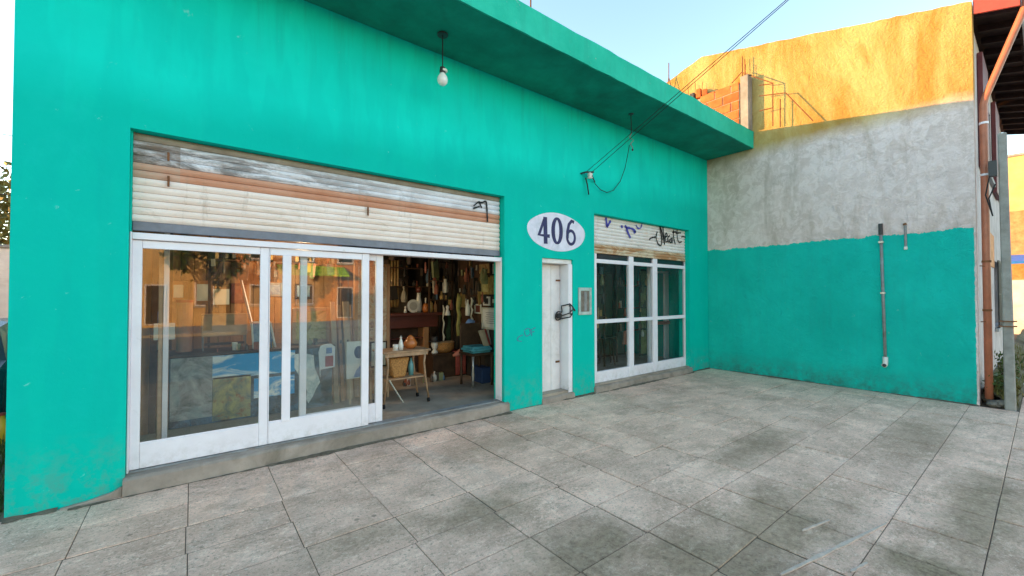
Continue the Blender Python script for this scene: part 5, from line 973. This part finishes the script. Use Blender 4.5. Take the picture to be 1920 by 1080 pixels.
MB().prism([(x0 + .06, shz + .001), (x1 - .04, shz + .001), (x1 + .02, tz - .10), (x0, tz - .10)], (CYs + .07, CYs + .24)).build('bag', 'wicker', wk, bevel=0.015); MB().tube([(x0 + .05, CYs + .15, tz - .11), (x0 + .1, CYs + .15, tz - .06), (x1 - .08, CYs + .15, tz - .06), (x1 - .03, CYs + .15, tz - .11)], 0.008, 6).build('handle', 'wood_light', wk)
pot('teal_bottle', 'teal glass bottle on the shelf of the serving cart', 'bottle', 771, CYs + .15, shz, [(0.035, 0), (0.038, .12), (0.03, .17), (0.013, .2), (0.013, .235)], 'teal_bottle', extra=([(0.015, .236), (0.015, .25)], 'cap', 'black_metal'))
pot('white_bottle', 'white spouted bottle on top of the serving cart', 'bottle', 752, CYs + .12, tz, [(0.03, 0), (0.034, .06), (0.02, .12), (0.01, .15), (0.014, .17)], 'porcelain', extra=([(0.012, .171), (0.006, .19)], 'spout', 'ceramic_grey'))
pot('white_cup', 'white cup at the left end of the serving cart top', 'cup', 742, CYs + .14, tz, [(0.025, 0), (0.035, .03), (0.038, .075), (0.033, .073)], 'porcelain', extra=([(0.045, -0.0), (0.045, .004)], 'saucer', 'porcelain'))
pot('orange_pot', 'round orange clay pot on top of the serving cart', 'pot', 770, CYs + .18, tz, [(0.05, 0), (0.09, .04), (0.095, .08), (0.06, .13), (0.05, .14), (0.055, .15)], 'amber_glaze', extra=([(0.05, .151), (0.03, .17), (0.012, .185)], 'lid', 'amber_glaze'))
# --- dense racks of small wares, too small to pick apart one by one
def wares(mb, rnd, n, fn, lo, hi):
    for k in range(n):
        x, y, z, up = fn(rnd); h = rnd.uniform(lo, hi); r = h * rnd.uniform(.10, .32); t_ = rnd.random()
        if t_ < .5: mb.obox((x, y, z + (h/2 if up else -h/2)), (r * 2, rnd.uniform(.01, .05), h), (0, rnd.uniform(-.15, .15) if not up else 0, rnd.uniform(-.4, .4)))
        else:
            pr_ = [(r * .7, 0), (r, h * .25), (r * rnd.uniform(.6, 1), h * .55), (r * rnd.uniform(.2, .5), h * .8), (r * rnd.uniform(.2, .5), h)]
            mb.lathe(pr_, (x, y, z if up else z - h), 8)
rnd = random.Random(12)
def rack(label, x0, x1, y, zs, n, seed, hang_n=0, lo=.05, hi=.16):
    t = thing('ware_rack', label, 'rack', ((x0+x1)/2, y, FL)); r_ = random.Random(seed); mb = MB()
    for x in (x0, x1): B('post', 'wood_dark', t, x - .015, x + .015, y - .015, y + .015, FL, 3.149, 0)
    for z in zs:
        B('rack_shelf', 'wood_dark', t, x0 + .016, x1 - .016, y - .08, y + .1, z - .02, z, 0); wares(mb, r_, n, lambda q: (q.uniform(x0 + .04, x1 - .04), y + q.uniform(-.05, .06), z + .001, True), lo, hi)
        if hang_n: wares(mb, r_, hang_n, lambda q: (q.uniform(x0 + .03, x1 - .03), y - .09 - .02 * q.random(), z - .005, False), .08, .3)
    struct(mb.build('small_wares', 'trinkets', t), 'stuff'); return t
rack('crowded rack of small wares hanging in the dark behind the mantelpiece', 2.75, 3.9, 2.95, (1.75, 2.1, 2.45), 9, 3, 5)
rack('narrow crowded rack of small wares right of the dark chest', 3.45, 3.93, 2.42, (1.5, 1.85, 2.2), 5, 4, 3)
rack('low crowded shelf rack of wares behind the glass door, left of the panelled prints', -0.75, -0.2, 2.3, (0.9, 1.3, 1.7), 9, 5, 5)
rack('crowded wall rack of small wares above the panelled prints', 0.2, 1.9, 2.55, (2.08,), 26, 6, 16)
ws = thing('wall_hangings', 'cluster of small pendants and tools hanging on the right inner wall', 'hangings', (3.95, 1.6, 1.5)); mb = MB(); wares(mb, rnd, 30, lambda q: (3.955, q.uniform(1.3, 2.25), q.uniform(1.25, 2.5), False), .06, .26); struct(mb.build('small_wares', 'trinkets', ws), 'stuff'); B('peg_board', 'wood_dark', ws, 3.985, 3.999, 1.29, 2.3, 1.0, 2.55, 0)
cw = thing('counter_wares', 'scattered small jars and tools lying along the counter top', 'wares', (0.6, 1.6, zt)); mb = MB(); wares(mb, rnd, 22, lambda q: (q.uniform(0.15, 1.75), q.uniform(1.38, 1.5), zt + .001, True), .03, .1); struct(mb.build('small_wares', 'trinkets', cw), 'stuff')
fw_ = thing('floor_wares', 'small wares and tins standing on the floor below the chest', 'wares', (3.0, 1.9, FL)); mb = MB(); wares(mb, rnd, 16, lambda q: (q.uniform(2.65, 3.5), q.uniform(1.8, 1.96), FL + .001, True), .05, .2); struct(mb.build('small_wares', 'trinkets', fw_), 'stuff')
rack('dim rack of stored wares behind the left pane of the narrow window', 5.5, 6.7, 1.05, (0.7, 1.15, 1.6, 2.0), 9, 8, 4, .05, .2)
rack('dim rack of stored wares behind the right pane of the narrow window', 7.35, 8.7, 1.25, (0.8, 1.3, 1.8), 9, 9, 4, .05, .2)
# --- lit bulb over the counter
lb_ = PY(569, 494, 1.95); lt = thing('shop_bulb', 'small lit bulb hanging over the counter behind the second glass door', 'lamp', (lb_.x, 1.95, lb_.z - .06))
MB().tube([(lb_.x, 1.95, lb_.z + .07), (lb_.x, 1.95, 3.149)], 0.004, 5).build('cord', 'cable_black', lt); MB().lathe([(0.02, .05), (0.022, .09), (0.01, .1)], lb_, 12).build('socket', 'black_metal', lt)
em = bpy.data.materials.new('lit_bulb'); em.use_nodes = True; MATS['lit_bulb'] = em; eb = em.node_tree.nodes['Principled BSDF']; eb.inputs['Emission Color'].default_value = (1, .74, .42, 1); eb.inputs['Emission Strength'].default_value = 3.0
MB().lathe([(0.004, -.05), (0.025, -.04), (0.034, -.01), (0.028, .02), (0.017, .049)], lb_, 14).build('bulb', 'lit_bulb', lt, smooth=True)
pl_ = bpy.data.lights.new('shop_bulb_light', 'POINT'); pl_.energy = 9; pl_.color = (1, .72, .42); pl_.shadow_soft_size = 0.05; plo = bpy.data.objects.new('shop_bulb_light', pl_); C.objects.link(plo); plo.location = (lb_.x, 1.95, lb_.z - .12)
# --- room behind the narrow window
x = PY(1250, 560, 1.0).x
ir = thing('window_easel', 'white inner post and red brown rail standing behind the narrow window', 'stand', (x, 1.0, FL)); a = PY(1247, 560, 0.9).x; b = PY(1254, 560, 0.9).x; B('post', 'white_paint', ir, a, b, 0.9, 0.95, FL, 2.08, 0.003)
c = PY(1231, 560, 0.9).x; d = min(8.8, PY(1284, 560, 0.9).x); z = PY(1258, 603, 0.9).z; B('rail', 'red_paint', ir, c, d, 0.86, 0.98, z - .05, z + .02, 0.004); B('crossbar', 'white_paint', ir, c, b, 0.9, 0.94, 2.085, 2.13, 0.003)
e = PY(1216, 560, 0.7).x; tag(MB().box(e, e + .12, 0.7, 0.74, FL, 2.3).build('pale_board', 'white_paint', loc=(e, .7, FL)), 'pale board standing behind the middle mullion of the narrow window', 'board')
for k, (px0, px1, py0, py1, y, mat, lb) in enumerate(((1120, 1150, 510, 700, 1.9, 'art_dim', 'dim dark canvas standing at the left behind the narrow window'), (1152, 1172, 525, 700, 1.9, 'art_dim', 'narrow dim canvas standing second from left behind the narrow window'), (1200, 1214, 505, 700, 1.5, 'art_olive', 'tall olive canvas standing behind the middle pane of the narrow window'), (1258, 1278, 520, 600, 1.9, 'art_red', 'dark red canvas standing behind the right pane of the narrow window'))):
    framed('stored_canvas', lb, 'canvas', px0, px1, py0, py1, y, 'wood_dark', mat, 0.04, 0.03, floor=FL)
a = PY(1140, 660, 1.2); st = thing('paint_stool', 'dim wooden stool standing low behind the left pane of the narrow window', 'stool', (a.x, 1.2, FL)); MB().lathe([(0.17, .55), (0.18, .57), (0.17, .59)], (a.x, 1.2, FL), 16).build('seat', 'wood_dark', st)
for k in range(3): an = k * 2.09 + .4; MB().tube([(a.x + .1 * math.cos(an), 1.2 + .1 * math.sin(an), FL + .55), (a.x + .2 * math.cos(an), 1.2 + .2 * math.sin(an), FL)], 0.016, 8).build('leg', 'wood_dark', st)
